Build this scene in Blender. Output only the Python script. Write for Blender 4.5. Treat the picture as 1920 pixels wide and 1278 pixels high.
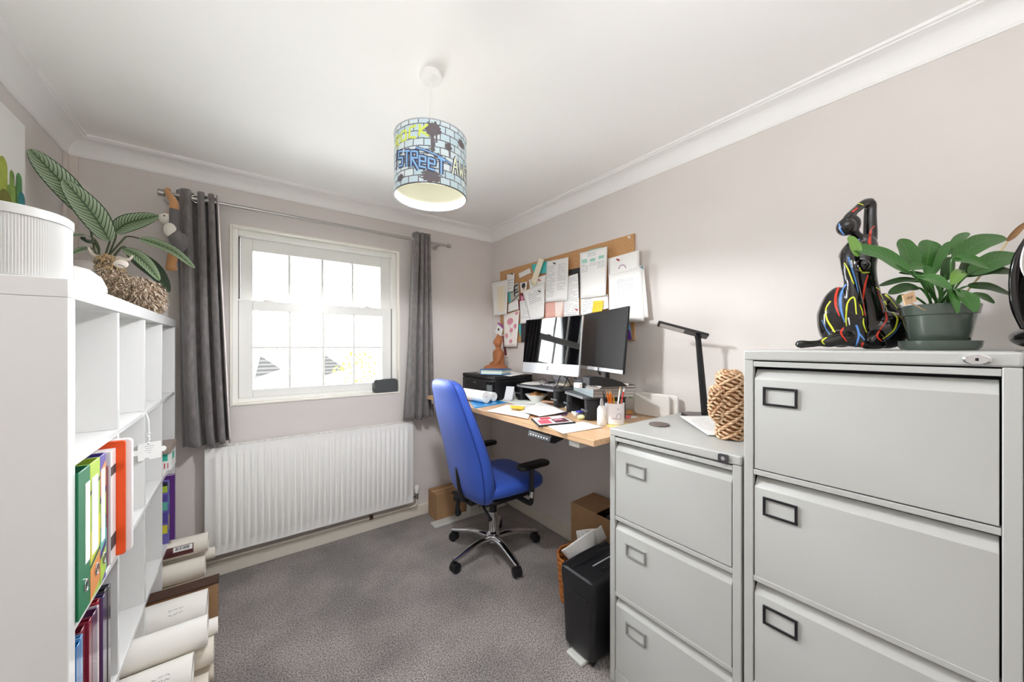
import bpy, bmesh, math, random
from mathutils import Vector, Matrix, noise
from mathutils.bvhtree import BVHTree
random.seed(7)
PI = math.pi
C = bpy.context.scene.collection
scene = bpy.context.scene
for o in list(bpy.data.objects):
    bpy.data.objects.remove(o)

# ------------------------------------------------------------------ camera, sky, light, exposure
F_PX, CU, CV, YAW, CAM_H = 670.0, 960.0, 648.0, math.radians(37.0), 1.333
cam_data = bpy.data.cameras.new('camera')
cam_data.sensor_width = 36.0
cam_data.lens = 36.0 * F_PX / 1920.0
cam_data.shift_y = (CV - 639.0) / 1920.0
cam_data.clip_start = 0.02
cam = bpy.data.objects.new('camera', cam_data)
C.objects.link(cam)
scene.cycles.max_bounces = 20
scene.cycles.diffuse_bounces = 16
cam.location = (0, 0, CAM_H)
cam.rotation_euler = (PI / 2, 0, -YAW)
scene.camera = cam

vs = scene.view_settings
vs.view_transform = 'Standard'
vs.look = 'None'
vs.gamma = 1.0
vs.use_curve_mapping = False
vs.exposure = EXPOSURE = 1.0

world = bpy.data.worlds.new('sky')
scene.world = world
world.use_nodes = True
wb = world.node_tree.nodes['Background']
wb.inputs['Color'].default_value = (0.95, 0.975, 1.0, 1)
wb.inputs['Strength'].default_value = 16.0

sun_data = bpy.data.lights.new('sun', 'SUN')
sun_data.energy = 9.0
sun_data.angle = math.radians(1.0)
sun = bpy.data.objects.new('sun', sun_data)
C.objects.link(sun)
sun.rotation_euler = (math.radians(38), 0, math.radians(-75))   # high sun from beyond the left gable, never reaching the window

def portal(name, loc, rot, sx, sy):
    d = bpy.data.lights.new(name, 'AREA')
    d.shape = 'RECTANGLE'; d.size = sx; d.size_y = sy
    d.cycles.is_portal = True
    o = bpy.data.objects.new(name, d); C.objects.link(o)
    o.location = loc; o.rotation_euler = rot
    return o
def area_lamp(name, loc, rot, sx, sy, watts, col):
    d = bpy.data.lights.new(name, 'AREA')
    d.shape = 'RECTANGLE'; d.size = sx; d.size_y = sy
    d.energy = watts; d.color = col
    o = bpy.data.objects.new(name, d); C.objects.link(o)
    o.location = loc; o.rotation_euler = rot
    return o
portal('window_portal', (0.447, 2.90, 1.51), (-PI / 2, 0, 0), 1.02, 1.08)
area_lamp('bounce_flash', (0.15, -0.30, 1.72), (PI, 0, 0), 0.5, 0.5, 13.0, (0.955, 0.975, 1.0))   # the photographer's flash turned up at the ceiling

# ------------------------------------------------------------------ helpers
c_, s_ = math.cos(YAW), math.sin(YAW)
def ray(u, v):
    a = (u - CU) / F_PX
    return Vector((s_ + a * c_, c_ - a * s_, -(v - CV) / F_PX))
def onX(u, v, X):
    r = ray(u, v); return Vector((0, 0, CAM_H)) + r * (X / r.x)
def onY(u, v, Y):
    r = ray(u, v); return Vector((0, 0, CAM_H)) + r * (Y / r.y)
def onZ(u, v, Z):
    r = ray(u, v); return Vector((0, 0, CAM_H)) + r * ((Z - CAM_H) / r.z)
def onD(u, v, d):
    return Vector((0, 0, CAM_H)) + ray(u, v) * d

def lin(h):
    h = h.lstrip('#')
    out = []
    for i in (0, 2, 4):
        x = int(h[i:i + 2], 16) / 255.0
        out.append(x / 12.92 if x <= 0.04045 else ((x + 0.055) / 1.055) ** 2.4)
    return (*out, 1.0)

MATS = {}
def mat(name, col, rough=0.5, metal=0.0, spec=0.5, noise_=None, bump=None, coat=0.0, sheen=0.0, sss=0.0, emit=0.0, stretch=None):
    if name in MATS: return MATS[name]
    m = bpy.data.materials.new(name); m.use_nodes = True
    nt = m.node_tree; N = nt.nodes; L = nt.links
    b = N['Principled BSDF']
    col = lin(col) if isinstance(col, str) else col
    b.inputs['Base Color'].default_value = col
    b.inputs['Roughness'].default_value = rough
    b.inputs['Metallic'].default_value = metal
    b.inputs['Specular IOR Level'].default_value = spec
    b.inputs['Coat Weight'].default_value = coat
    b.inputs['Sheen Weight'].default_value = sheen
    if emit:
        b.inputs['Emission Color'].default_value = col
        b.inputs['Emission Strength'].default_value = emit
    tc = None
    if noise_ or bump:
        tc = N.new('ShaderNodeTexCoord')
        vec = tc.outputs['Object']
        if stretch:
            mp = N.new('ShaderNodeMapping'); mp.inputs['Scale'].default_value = stretch
            L.new(vec, mp.inputs['Vector']); vec = mp.outputs['Vector']
    if noise_:
        sc, amt = noise_[0], noise_[1]
        n = N.new('ShaderNodeTexNoise'); n.inputs['Scale'].default_value = sc; n.inputs['Detail'].default_value = 6
        L.new(vec, n.inputs['Vector'])
        r = N.new('ShaderNodeValToRGB')
        r.color_ramp.elements[0].position = 0.3; r.color_ramp.elements[1].position = 0.7
        c2 = noise_[2] if len(noise_) > 2 else None
        dark = lin(c2) if c2 else tuple(max(0, k * (1 - amt)) for k in col[:3]) + (1,)
        r.color_ramp.elements[0].color = dark
        r.color_ramp.elements[1].color = tuple(min(1, k * (1 + amt * (0 if c2 else 0.6))) for k in col[:3]) + (1,)
        L.new(n.outputs['Fac'], r.inputs['Fac']); L.new(r.outputs['Color'], b.inputs['Base Color'])
    if bump:
        sc, st = bump[0], bump[1]
        n = N.new('ShaderNodeTexNoise'); n.inputs['Scale'].default_value = sc; n.inputs['Detail'].default_value = 4
        L.new(vec, n.inputs['Vector'])
        bp = N.new('ShaderNodeBump'); bp.inputs['Strength'].default_value = st; bp.inputs['Distance'].default_value = 0.004
        L.new(n.outputs['Fac'], bp.inputs['Height']); L.new(bp.outputs['Normal'], b.inputs['Normal'])
    MATS[name] = m
    return m

class MB:
    """collects faces of ONE mesh"""
    def __init__(s): s.v = []; s.f = []; s.m = []; s.uv = {}
    def add(s, vs_, fs, mi=0, M=None, uvs=None):
        k = len(s.v)
        for i, p in enumerate(vs_):
            p = Vector(p)
            s.v.append(M @ p if M else p)
            if uvs: s.uv[k + i] = uvs[i]
        for f in fs:
            s.f.append([k + i for i in f]); s.m.append(mi)
        return s
    def box(s, x0, x1, y0, y1, z0, z1, mi=0, M=None):
        p = [(x0,y0,z0),(x1,y0,z0),(x1,y1,z0),(x0,y1,z0),(x0,y0,z1),(x1,y0,z1),(x1,y1,z1),(x0,y1,z1)]
        return s.add(p, [(3,2,1,0),(4,5,6,7),(0,1,5,4),(1,2,6,5),(2,3,7,6),(3,0,4,7)], mi, M)
    def prism(s, poly, a0, a1, axis='z', mi=0, M=None):
        n = len(poly)
        def pt(p, a):
            return {'z': (p[0], p[1], a), 'y': (p[0], a, p[1]), 'x': (a, p[0], p[1])}[axis]
        vs_ = [pt(p, a0) for p in poly] + [pt(p, a1) for p in poly]
        fs = [tuple(range(n))[::-1], tuple(range(n, 2 * n))] + [(i, (i + 1) % n, n + (i + 1) % n, n + i) for i in range(n)]
        return s.add(vs_, fs, mi, M)
    def loft(s, rings, mi=0, M=None, caps=(True, True), closed=True):
        n = len(rings[0]); vs_ = [p for r in rings for p in r]; fs = []
        for i in range(len(rings) - 1):
            for j in range(n if closed else n - 1):
                a = i * n + j; b = i * n + (j + 1) % n
                fs.append((a, b, b + n, a + n))
        if caps[0]: fs.append(tuple(range(n))[::-1])
        if caps[1]: fs.append(tuple(range((len(rings) - 1) * n, len(rings) * n)))
        return s.add(vs_, fs, mi, M)
    def tube(s, pts, r, n=10, mi=0, M=None, caps=True, closed=False, flat=1.0, hint=None):
        pts = [Vector(p) for p in pts]; k = len(pts)
        rs = r if isinstance(r, (list, tuple)) else [r] * k
        rings = []; prev = None
        for i, p in enumerate(pts):
            if closed: t = pts[(i + 1) % k] - pts[i - 1]
            else: t = pts[min(i + 1, k - 1)] - pts[max(i - 1, 0)]
            t.normalize()
            if prev is None:
                h = Vector(hint) if hint else (Vector((0, 0, 1)) if abs(t.z) < 0.9 else Vector((1, 0, 0)))
                a = h - t * h.dot(t)
            else:
                a = prev - t * prev.dot(t)
            a.normalize(); prev = a; b = t.cross(a)
            rings.append([p + (a * math.cos(2 * PI * j / n) * flat + b * math.sin(2 * PI * j / n)) * rs[i] for j in range(n)])
        if closed: rings.append(rings[0])
        return s.loft(rings, mi, M, (caps and not closed, caps and not closed))
    def lathe(s, prof, n=32, mi=0, M=None, c=(0, 0, 0), caps=(True, True)):
        rings = [[(c[0] + r * math.cos(2 * PI * j / n), c[1] + r * math.sin(2 * PI * j / n), c[2] + z) for j in range(n)] for r, z in prof]
        return s.loft(rings, mi, M, caps)
    def ell(s, c, r, nu=20, nv=12, mi=0, M=None):
        r = r if isinstance(r, (list, tuple)) else (r, r, r)
        rings = []
        for i in range(nv + 1):
            t = -PI / 2 + PI * (0.02 + 0.96 * i / nv)
            rings.append([(c[0] + r[0] * math.cos(t) * math.cos(2 * PI * j / nu), c[1] + r[1] * math.cos(t) * math.sin(2 * PI * j / nu), c[2] + r[2] * math.sin(t)) for j in range(nu)])
        return s.loft(rings, mi, M)
    def grid(s, f, nu, nv, mi=0, M=None):
        vs_ = []; uvs = []; fs = []
        for i in range(nu + 1):
            for j in range(nv + 1):
                vs_.append(f(i / nu, j / nv)); uvs.append((i / nu, j / nv))
        for i in range(nu):
            for j in range(nv):
                a = i * (nv + 1) + j
                fs.append((a, a + nv + 1, a + nv + 2, a + 1))
        return s.add(vs_, fs, mi, M, uvs)
    def ribbon(s, pts, w, normals, mi=0, closed=False):
        """flat painted stroke lying on a surface with round ends"""
        pts = [Vector(p) for p in pts]; k = len(pts); L = []; R = []
        for i, p in enumerate(pts):
            t = (pts[min(i + 1, k - 1)] - pts[max(i - 1, 0)]).normalized()
            n_ = Vector(normals[i] if isinstance(normals, list) else normals)
            side = t.cross(n_).normalized()
            ww = (w[i] if isinstance(w, list) else w) / 2
            L.append(p + side * ww); R.append(p - side * ww)
        return s.add(L + R, [(i, i + 1, k + i + 1, k + i) for i in range(k - 1)], mi)

def obj(name, mb, mats, parent=None, loc=None, rz=0.0, bev=0, seg=2, smooth=True, solid=0, sub=0, ang=38, remesh=0, off=0.0):
    """link ONE mesh object; vertices are given in world space when loc/parent is set (translation only)"""
    me = bpy.data.meshes.new(name)
    base = Vector((0, 0, 0))
    if parent is not None and parent.get('_w') is not None: base = Vector(parent['_w'])
    elif loc is not None: base = Vector(loc)
    me.from_pydata([tuple(p - base) for p in mb.v], [], mb.f)
    ms = mats if isinstance(mats, (list, tuple)) else [mats]
    for m in ms: me.materials.append(m)
    if len(ms) > 1: me.polygons.foreach_set('material_index', mb.m)
    if mb.uv:
        uvl = me.uv_layers.new(name='UVMap')
        for lp in me.loops: uvl.data[lp.index].uv = mb.uv.get(lp.vertex_index, (0, 0))
    bmx = bmesh.new(); bmx.from_mesh(me)
    if not mb.uv: bmesh.ops.recalc_face_normals(bmx, faces=bmx.faces)
    bmx.to_mesh(me); bmx.free()
    if smooth:
        me.polygons.foreach_set('use_smooth', [True] * len(me.polygons))
        if ang and not remesh: me.set_sharp_from_angle(angle=math.radians(ang))
    o = bpy.data.objects.new(name, me); C.objects.link(o)
    if parent is not None:
        o.parent = parent
        if parent.type == 'MESH' and parent.get('_w') is None: pass
    elif loc is not None:
        o.location = loc
        o['_w'] = tuple(loc)
    if rz: o.rotation_euler.z = rz
    if remesh:
        r = o.modifiers.new('remesh', 'REMESH'); r.mode = 'VOXEL'; r.voxel_size = remesh; r.use_smooth_shade = True
        sm = o.modifiers.new('smooth', 'SMOOTH'); sm.factor = 0.5; sm.iterations = 6
    if solid:
        sd = o.modifiers.new('solid', 'SOLIDIFY'); sd.thickness = solid; sd.offset = off
    if bev:
        bv = o.modifiers.new('bevel', 'BEVEL'); bv.width = bev; bv.segments = seg; bv.limit_method = 'ANGLE'; bv.angle_limit = math.radians(35)
    if sub:
        sb = o.modifiers.new('sub', 'SUBSURF'); sb.levels = sub; sb.render_levels = sub
    return o
def tag(o, label=None, cat=None, group=None, kind=None):
    if label: o['label'] = label
    if cat: o['category'] = cat
    if group: o['group'] = group
    if kind: o['kind'] = kind
    return o
def thing(name, label, cat, loc, group=None):
    o = bpy.data.objects.new(name, None); C.objects.link(o)
    o.location = loc; o['_w'] = tuple(loc); o.empty_display_size = 0.05
    return tag(o, label, cat, group)
def part(name, mb, m, root, label=None, **k):
    o = obj(name, mb, m, parent=root, **k)
    o['_w'] = tuple(root['_w'])
    if label: o['label'] = label
    return o
def single(name, mb, m, label, cat, loc, group=None, **k):
    return tag(obj(name, mb, m, loc=loc, **k), label, cat, group)
def struct(name, mb, m, **k):
    return tag(obj(name, mb, m, **k), kind='structure')
def copy_tree(o, delta, label=None, parent=None):
    n = o.copy(); C.objects.link(n)
    if parent is not None: n.parent = parent
    else:
        n.location = Vector(o.location) + Vector(delta); n['_w'] = tuple(n.location)
        if label: n['label'] = label
    for ch in list(o.children): copy_tree(ch, (0, 0, 0), None, n)
    return n
def rrect(w, h, r, n=5, cx=0, cy=0):
    out = []
    for qx, qy, a0 in ((1, 1, 0), (-1, 1, 90), (-1, -1, 180), (1, -1, 270)):
        for i in range(n + 1):
            a = math.radians(a0 + 90 * i / n)
            out.append((cx + qx * (w / 2 - r) + r * math.cos(a), cy + qy * (h / 2 - r) + r * math.sin(a)))
    return out
def spline(pts, n=8):
    pts = [Vector(p) for p in pts]; out = []
    for i in range(len(pts) - 1):
        p0 = pts[max(i - 1, 0)]; p1 = pts[i]; p2 = pts[i + 1]; p3 = pts[min(i + 2, len(pts) - 1)]
        for k in range(n):
            t = k / n
            out.append(0.5 * ((2 * p1) + (p2 - p0) * t + (2 * p0 - 5 * p1 + 4 * p2 - p3) * t * t + (3 * p1 - p0 - 3 * p2 + p3) * t ** 3))
    out.append(pts[-1]); return out
def rotz(a, c=(0, 0, 0)):
    return Matrix.Translation(Vector(c)) @ Matrix.Rotation(a, 4, 'Z')
def lerp(a, b, t): return a + (b - a) * t

# ------------------------------------------------------------------ materials
m_wall = mat('wall_paint', '#dad4d0', 0.75, spec=0.25, noise_=(3, 0.03))
m_ceil = mat('ceiling_paint', '#f6f5f3', 0.85, spec=0.2)
m_cornice = mat('cornice_paint', '#f1f0ee', 0.55, spec=0.3)
m_skirt = mat('skirting_gloss', '#ded8cb', 0.35)
m_upvc = mat('white_upvc', '#eeeeea', 0.28)
m_reveal = mat('reveal_paint', '#efebe2', 0.45)
m_white = mat('white_gloss_foil', '#e0e0df', 0.12, spec=0.5)
m_whitep = mat('white_plastic', '#eeeeec', 0.35)
m_steel = mat('grey_painted_steel', '#b5b6b3', 0.38, spec=0.45)
m_gap = mat('dark_gap', '#15151a', 0.8)
m_chrome = mat('chrome', '#d8d8da', 0.12, 1.0)
m_brush = mat('brushed_steel', '#b9b6b2', 0.3, 1.0)
m_black = mat('black_plastic', '#151518', 0.38)
m_blackg = mat('black_gloss', '#0c0c0e', 0.08, coat=0.5)
m_paper = mat('paper', '#f2f1ee', 0.8, spec=0.2)
m_ink = mat('grey_print', '#bdbfc5', 0.8)
m_inkd = mat('dark_print', '#3b3b40', 0.8)
m_blue = mat('blue_fabric', '#2d54b8', 0.55, sheen=0.15, noise_=(3, 0.06), bump=(900, 0.08))
m_curt = mat('grey_velvet', '#75706f', 0.65, sheen=0.35, noise_=(60, 0.28), bump=(160, 0.25), stretch=(1, 1, 0.35))
m_lining = mat('pale_lining', '#e4d8d4', 0.8)
m_rad = mat('radiator_enamel', '#efeeeb', 0.3)
m_card = mat('brown_card', '#a4805c', 0.8, noise_=(20, 0.08))
m_darkcard = mat('dark_card', '#4a3226', 0.8)
m_cork = mat('cork', '#c99a6a', 0.9, noise_=(180, 0.22), bump=(300, 0.2))
m_green = mat('green_board', '#12734c', 0.35)
m_orange = mat('orange_card', '#ee5413', 0.5)
m_terra = mat('terracotta', '#a5683f', 0.8, noise_=(40, 0.18), bump=(90, 0.3))

def carpet():
    m = bpy.data.materials.new('grey_carpet'); m.use_nodes = True
    nt = m.node_tree; N = nt.nodes; L = nt.links; b = N['Principled BSDF']
    b.inputs['Roughness'].default_value = 0.95; b.inputs['Specular IOR Level'].default_value = 0.1
    b.inputs['Sheen Weight'].default_value = 0.2
    tc = N.new('ShaderNodeTexCoord')
    def nz(sc, det, lo, hi, c0, c1):
        n = N.new('ShaderNodeTexNoise'); n.inputs['Scale'].default_value = sc; n.inputs['Detail'].default_value = det
        L.new(tc.outputs['Object'], n.inputs['Vector'])
        r = N.new('ShaderNodeValToRGB'); e = r.color_ramp.elements
        e[0].position = lo; e[1].position = hi; e[0].color = c0; e[1].color = c1
        L.new(n.outputs['Fac'], r.inputs['Fac']); return n, r
    n1, r1 = nz(170, 5, 0.36, 0.66, lin('#5f5a58'), lin('#b8b1ae'))
    n2, r2 = nz(3.2, 3, 0.38, 0.62, (0.72, 0.72, 0.72, 1), (1.06, 1.05, 1.04, 1))
    mx = N.new('ShaderNodeMix'); mx.data_type = 'RGBA'; mx.blend_type = 'MULTIPLY'; mx.inputs['Factor'].default_value = 1
    L.new(r1.outputs['Color'], mx.inputs['A']); L.new(r2.outputs['Color'], mx.inputs['B'])
    L.new(mx.outputs['Result'], b.inputs['Base Color'])
    bp = N.new('ShaderNodeBump'); bp.inputs['Strength'].default_value = 0.8; bp.inputs['Distance'].default_value = 0.006
    L.new(n1.outputs['Fac'], bp.inputs['Height']); L.new(bp.outputs['Normal'], b.inputs['Normal'])
    return m
m_carpet = carpet()

def glass():
    m = bpy.data.materials.new('window_glass'); m.use_nodes = True
    nt = m.node_tree; N = nt.nodes; L = nt.links
    N.remove(N['Principled BSDF'])
    t = N.new('ShaderNodeBsdfTransparent'); t.inputs['Color'].default_value = (0.97, 0.98, 0.98, 1)
    g = N.new('ShaderNodeBsdfGlossy'); g.inputs['Roughness'].default_value = 0.02
    fr = N.new('ShaderNodeFresnel'); fr.inputs['IOR'].default_value = 1.45
    mx = N.new('ShaderNodeMixShader')
    L.new(fr.outputs['Fac'], mx.inputs['Fac']); L.new(t.outputs['BSDF'], mx.inputs[1]); L.new(g.outputs['BSDF'], mx.inputs[2])
    L.new(mx.outputs['Shader'], N['Material Output'].inputs['Surface'])
    return m
m_glass = glass()

def wood():
    m = bpy.data.materials.new('oak_laminate'); m.use_nodes = True
    nt = m.node_tree; N = nt.nodes; L = nt.links; b = N['Principled BSDF']
    b.inputs['Roughness'].default_value = 0.38
    tc = N.new('ShaderNodeTexCoord'); mp = N.new('ShaderNodeMapping'); mp.inputs['Scale'].default_value = (16, 1.0, 16)
    L.new(tc.outputs['Object'], mp.inputs['Vector'])
    n = N.new('ShaderNodeTexNoise'); n.inputs['Scale'].default_value = 4; n.inputs['Detail'].default_value = 8; n.inputs['Distortion'].default_value = 0.6
    L.new(mp.outputs['Vector'], n.inputs['Vector'])
    r = N.new('ShaderNodeValToRGB'); e = r.color_ramp.elements
    e[0].position = 0.35; e[1].position = 0.65; e[0].color = lin('#c79f78'); e[1].color = lin('#d8b692')
    L.new(n.outputs['Fac'], r.inputs['Fac']); L.new(r.outputs['Color'], b.inputs['Base Color'])
    return m
m_wood = wood()

# ------------------------------------------------------------------ the room
XL, XR, YF, YB, ZC = -0.685, 1.80, -1.55, 2.69, 2.352
T_ = 0.14
struct('floor', MB().box(XL - T_, XR + T_, YF - T_, YB + T_, -0.1, 0), m_carpet)
struct('ceiling', MB().box(XL - T_, XR + T_, YF - T_, YB + T_, ZC, ZC + 0.1), m_ceil)
struct('wall_left', MB().box(XL - T_, XL, YF - T_, YB + T_, 0, ZC), m_wall)
struct('wall_right', MB().box(XR, XR + T_, YF - T_, YB + T_, 0, ZC), m_wall)
WX0, WX1, WZ0, WZ1 = -0.063, 0.957, 0.974, 2.055
def wall_with_hole(y0, y1, hx0, hx1, hz0, hz1):
    b = MB()
    b.box(XL, hx0, y0, y1, 0, ZC); b.box(hx1, XR, y0, y1, 0, ZC)
    b.box(hx0, hx1, y0, y1, 0, hz0); b.box(hx0, hx1, y0, y1, hz1, ZC)
    return b
struct('wall_back', wall_with_hole(YB, YB + T_, WX0, WX1, WZ0, WZ1), m_wall)
struct('wall_front', MB().box(XL, XR, YF - T_, YF, 0, ZC), m_wall)

def cornice():
    prof = [(0.0, 2.262), (0.006, 2.262), (0.008, 2.268)]
    for i in range(9):
        a = PI / 2 * i / 8
        prof.append((0.010 + 0.066 * (1 - math.cos(a)), 2.270 + 0.066 * math.sin(a)))
    prof += [(0.078, 2.340), (0.086, 2.342), (0.086, ZC), (0, ZC)]
    rings = []
    for cx, cy, sx, sy in ((XL, YF, 1, 1), (XR, YF, -1, 1), (XR, YB, -1, -1), (XL, YB, 1, -1), (XL, YF, 1, 1)):
        rings.append([(cx + sx * p, cy + sy * p, z) for p, z in prof])
    return MB().loft(rings, caps=(False, False))
struct('trim_1', cornice(), m_cornice)
def skirting(x0, x1, y0, y1, axis):
    return MB().box(x0, x1, y0, y1, 0, 0.085)
struct('baseboard_back', MB().box(XL, XR, YB - .016, YB, 0, .088), m_skirt, bev=.004)
struct('baseboard_right', MB().box(XR - .016, XR, YF, YB - .016, 0, .088), m_skirt, bev=.004)
struct('baseboard_left', MB().box(XL, XL + .016, YF, YB - .016, 0, .088), m_skirt, bev=.004)
struct('baseboard_front', MB().box(XL + .016, XR - .016, YF, YF + .016, 0, .088), m_skirt, bev=.004)
struct('trim_2', MB().box(XL, XL + .012, YB - .045, YB, .088, 2.262).box(XL, XL + .04, YB - .014, YB, .088, 2.262), mat('trunking', '#d9d0c8', .5), bev=.002)

# window 1: painted lining, uPVC box frame, two sliding sashes
def window():
    lo = MB()
    t = .012
    for x0, x1, z0, z1 in ((WX0, WX0 + t, WZ0, WZ1), (WX1 - t, WX1, WZ0, WZ1), (WX0 + t, WX1 - t, WZ1 - t, WZ1), (WX0 + t, WX1 - t, WZ0, WZ0 + t)):
        lo.box(x0, x1, YB - .006, YB + T_, z0, z1)
    w = struct('window_1', lo, m_reveal, bev=.003)
    fr = MB(); y0, y1 = YB + .045, YB + T_ - .005
    fx0, fx1 = -0.022, 0.912
    fz0, fz1 = 1.012, 2.008
    fr.box(WX0 + t, fx0, y0, y1, WZ0 + t, WZ1 - t).box(fx1, WX1 - t, y0, y1, WZ0 + t, WZ1 - t)
    fr.box(fx0, fx1, y0, y1, fz1, WZ1 - t).box(fx0, fx1, y0, y1, WZ0 + t, fz0)
    obj('window_frame', fr, m_upvc, parent=w, bev=.003)
    def sash(name, x0, x1, z0, z1, gx0, gx1, gz0, gz1, ya, yb, hbar, shift):
        b = MB()
        b.box(x0, gx0, ya, yb, z0, z1).box(gx1, x1, ya, yb, z0, z1).box(gx0, gx1, ya, yb, z0, gz0).box(gx0, gx1, ya, yb, gz1, z1)
        ym = (ya + yb) / 2
        for k in (1, 2, 3):
            x = lerp(gx0, gx1, k / 4); b.box(x - .0075, x + .0075, ym - .012, ym + .012, gz0, gz1)
        if hbar: b.box(gx0, gx1, ym - .011, ym + .011, hbar - .0075, hbar + .0075)
        o = obj(name, b, m_upvc, parent=w, bev=.003)
        obj('glass', MB().box(gx0, gx1, ym - .002, ym + .002, gz0, gz1), m_glass, parent=o)
        return o
    yl = YB + .05
    g1 = onY(474, 575.6, yl); g2 = onY(716.5, 713.7, yl)
    lo_s = sash('sash', -0.02, 0.906, fz0, 1.615, g1.x, g2.x, 1.062, 1.553, yl, yl + .035, 1.322, 0)
    g3 = onY(474, 464, yl + .04); g4 = onY(713, 496, yl + .04)
    sash('sash', -0.012, 0.912, 1.565, fz1, g3.x, g4.x, 1.60, 1.93, yl + .04, yl + .075, 0, 0)
    # two flat tilt catches on the meeting rail and the dark balance channels
    ct = MB()
    for x in (.13, .74): ct.prism([(x - .03, 1.615), (x + .03, 1.615), (x + .018, 1.626), (x - .018, 1.626)], yl + .004, yl + .03, 'y')
    obj('sash_catch', ct, m_upvc, parent=w, bev=.002)
    ch = MB()
    ch.box(-0.022, -0.0201, yl + .002, yl + .035, fz0, 1.615).box(.9062, .912, yl + .002, yl + .035, fz0, 1.615)
    ch.box(-0.0218, -0.0123, yl + .036, yl + .07, 1.62, fz1)
    obj('balance_channel', ch, mat('channel_grey', '#6d6a66', .5), parent=w)
window()

# ------------------------------------------------------------------ outside the window
def house(name, label, apex, lft, rgt, y, depth, m_shaded, m_w, m_r):
    """house whose shaded roof face is a darker colour, its sunlit slopes a paler one"""
    A, L_, R_ = (onY(p[0], p[1], y) for p in (apex, lft, rgt))
    zb = min(L_.z, R_.z) - .02
    r = thing(name, label, 'house', ((L_.x + R_.x) / 2, y + depth / 2, -3.0), 'houses across the way')
    part('wall', MB().box(L_.x, R_.x, y + .05, y + depth, -3.0, zb), m_w, r)
    part('shaded_face', MB().prism([(A.x, A.z), (L_.x, L_.z), (R_.x, R_.z)], y, y + .06, 'y'), m_shaded, r)  # dark colour stands for the shade on this roof face
    t = Vector((0, depth, 0)); up = Vector((0, 0, .12))
    for P_ in (L_, R_):
        e = P_ + (P_ - A) * .12
        a0 = A - Vector((0, .02, 0))
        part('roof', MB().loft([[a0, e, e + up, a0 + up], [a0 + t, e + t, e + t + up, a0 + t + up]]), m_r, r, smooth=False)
def shaded_roof_mat():
    m = bpy.data.materials.new('shaded_roof_tiles'); m.use_nodes = True
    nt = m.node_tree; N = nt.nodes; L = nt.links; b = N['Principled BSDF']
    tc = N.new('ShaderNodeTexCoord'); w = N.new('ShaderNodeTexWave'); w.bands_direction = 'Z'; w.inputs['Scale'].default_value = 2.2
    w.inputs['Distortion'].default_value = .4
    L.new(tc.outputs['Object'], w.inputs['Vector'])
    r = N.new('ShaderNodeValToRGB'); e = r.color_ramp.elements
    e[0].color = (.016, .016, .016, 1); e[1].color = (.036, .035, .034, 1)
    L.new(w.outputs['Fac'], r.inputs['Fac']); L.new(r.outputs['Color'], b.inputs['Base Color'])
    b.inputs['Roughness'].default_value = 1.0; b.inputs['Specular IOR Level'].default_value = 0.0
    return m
m_shadedroof = shaded_roof_mat(); m_render = mat('pale_render', '#f3efe8', .9)
g = struct('ground', MB().box(-60, 60, 4, 90, -3.2, -3.0), mat('lawn', '#b9b8b4', .95))
m_litroof = mat('sunlit_roof', '#cfcac4', .9)  # paler roof colour stands for sunlight on the slopes
house('house', 'house with a small roof face coloured grey for shade seen through the lower left panes', (488, 666), (477, 709), (528, 692), 16, 4, m_shadedroof, m_render, m_litroof)
house('house', 'house with a small roof face coloured grey for shade seen through the lower middle panes', (609, 665), (607, 704), (650, 692), 17, 4, m_shadedroof, m_render, m_litroof)
def bush(cx, cy, z):
    r = thing('bush', 'yellow-green leafy bush outside the lower right panes', 'bush', (cx, cy, -3.0))
    part('trunk', MB().tube([(cx, cy, -3), (cx + .05, cy, -1.2), (cx, cy, z - .4)], [.09, .06, .02]), mat('bark', '#6d5a45', .9), r)
    b = MB()
    for i in range(420):
        a = random.uniform(0, 2 * PI); h = random.uniform(-1, 1); q = random.random() ** .4
        p = Vector((cx + .62 * q * math.cos(a) * math.sqrt(max(0, 1 - h * h)), cy + .5 * q * math.sin(a), z - .5 + .6 * h))
        d = Vector((random.gauss(0, 1), random.gauss(0, 1), random.gauss(0, 1))).normalized() * .07
        e = d.cross(Vector((random.gauss(0, 1), 0, 1))).normalized() * .035
        b.add([p - d, p + e, p + d, p - e], [(0, 1, 2, 3)])
    part('foliage', b, mat('bush_leaf', '#566220', .8, spec=.1), r, smooth=False)
hb = onY(667, 695, 11); bush(hb.x, 11, hb.z + .5)

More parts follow.
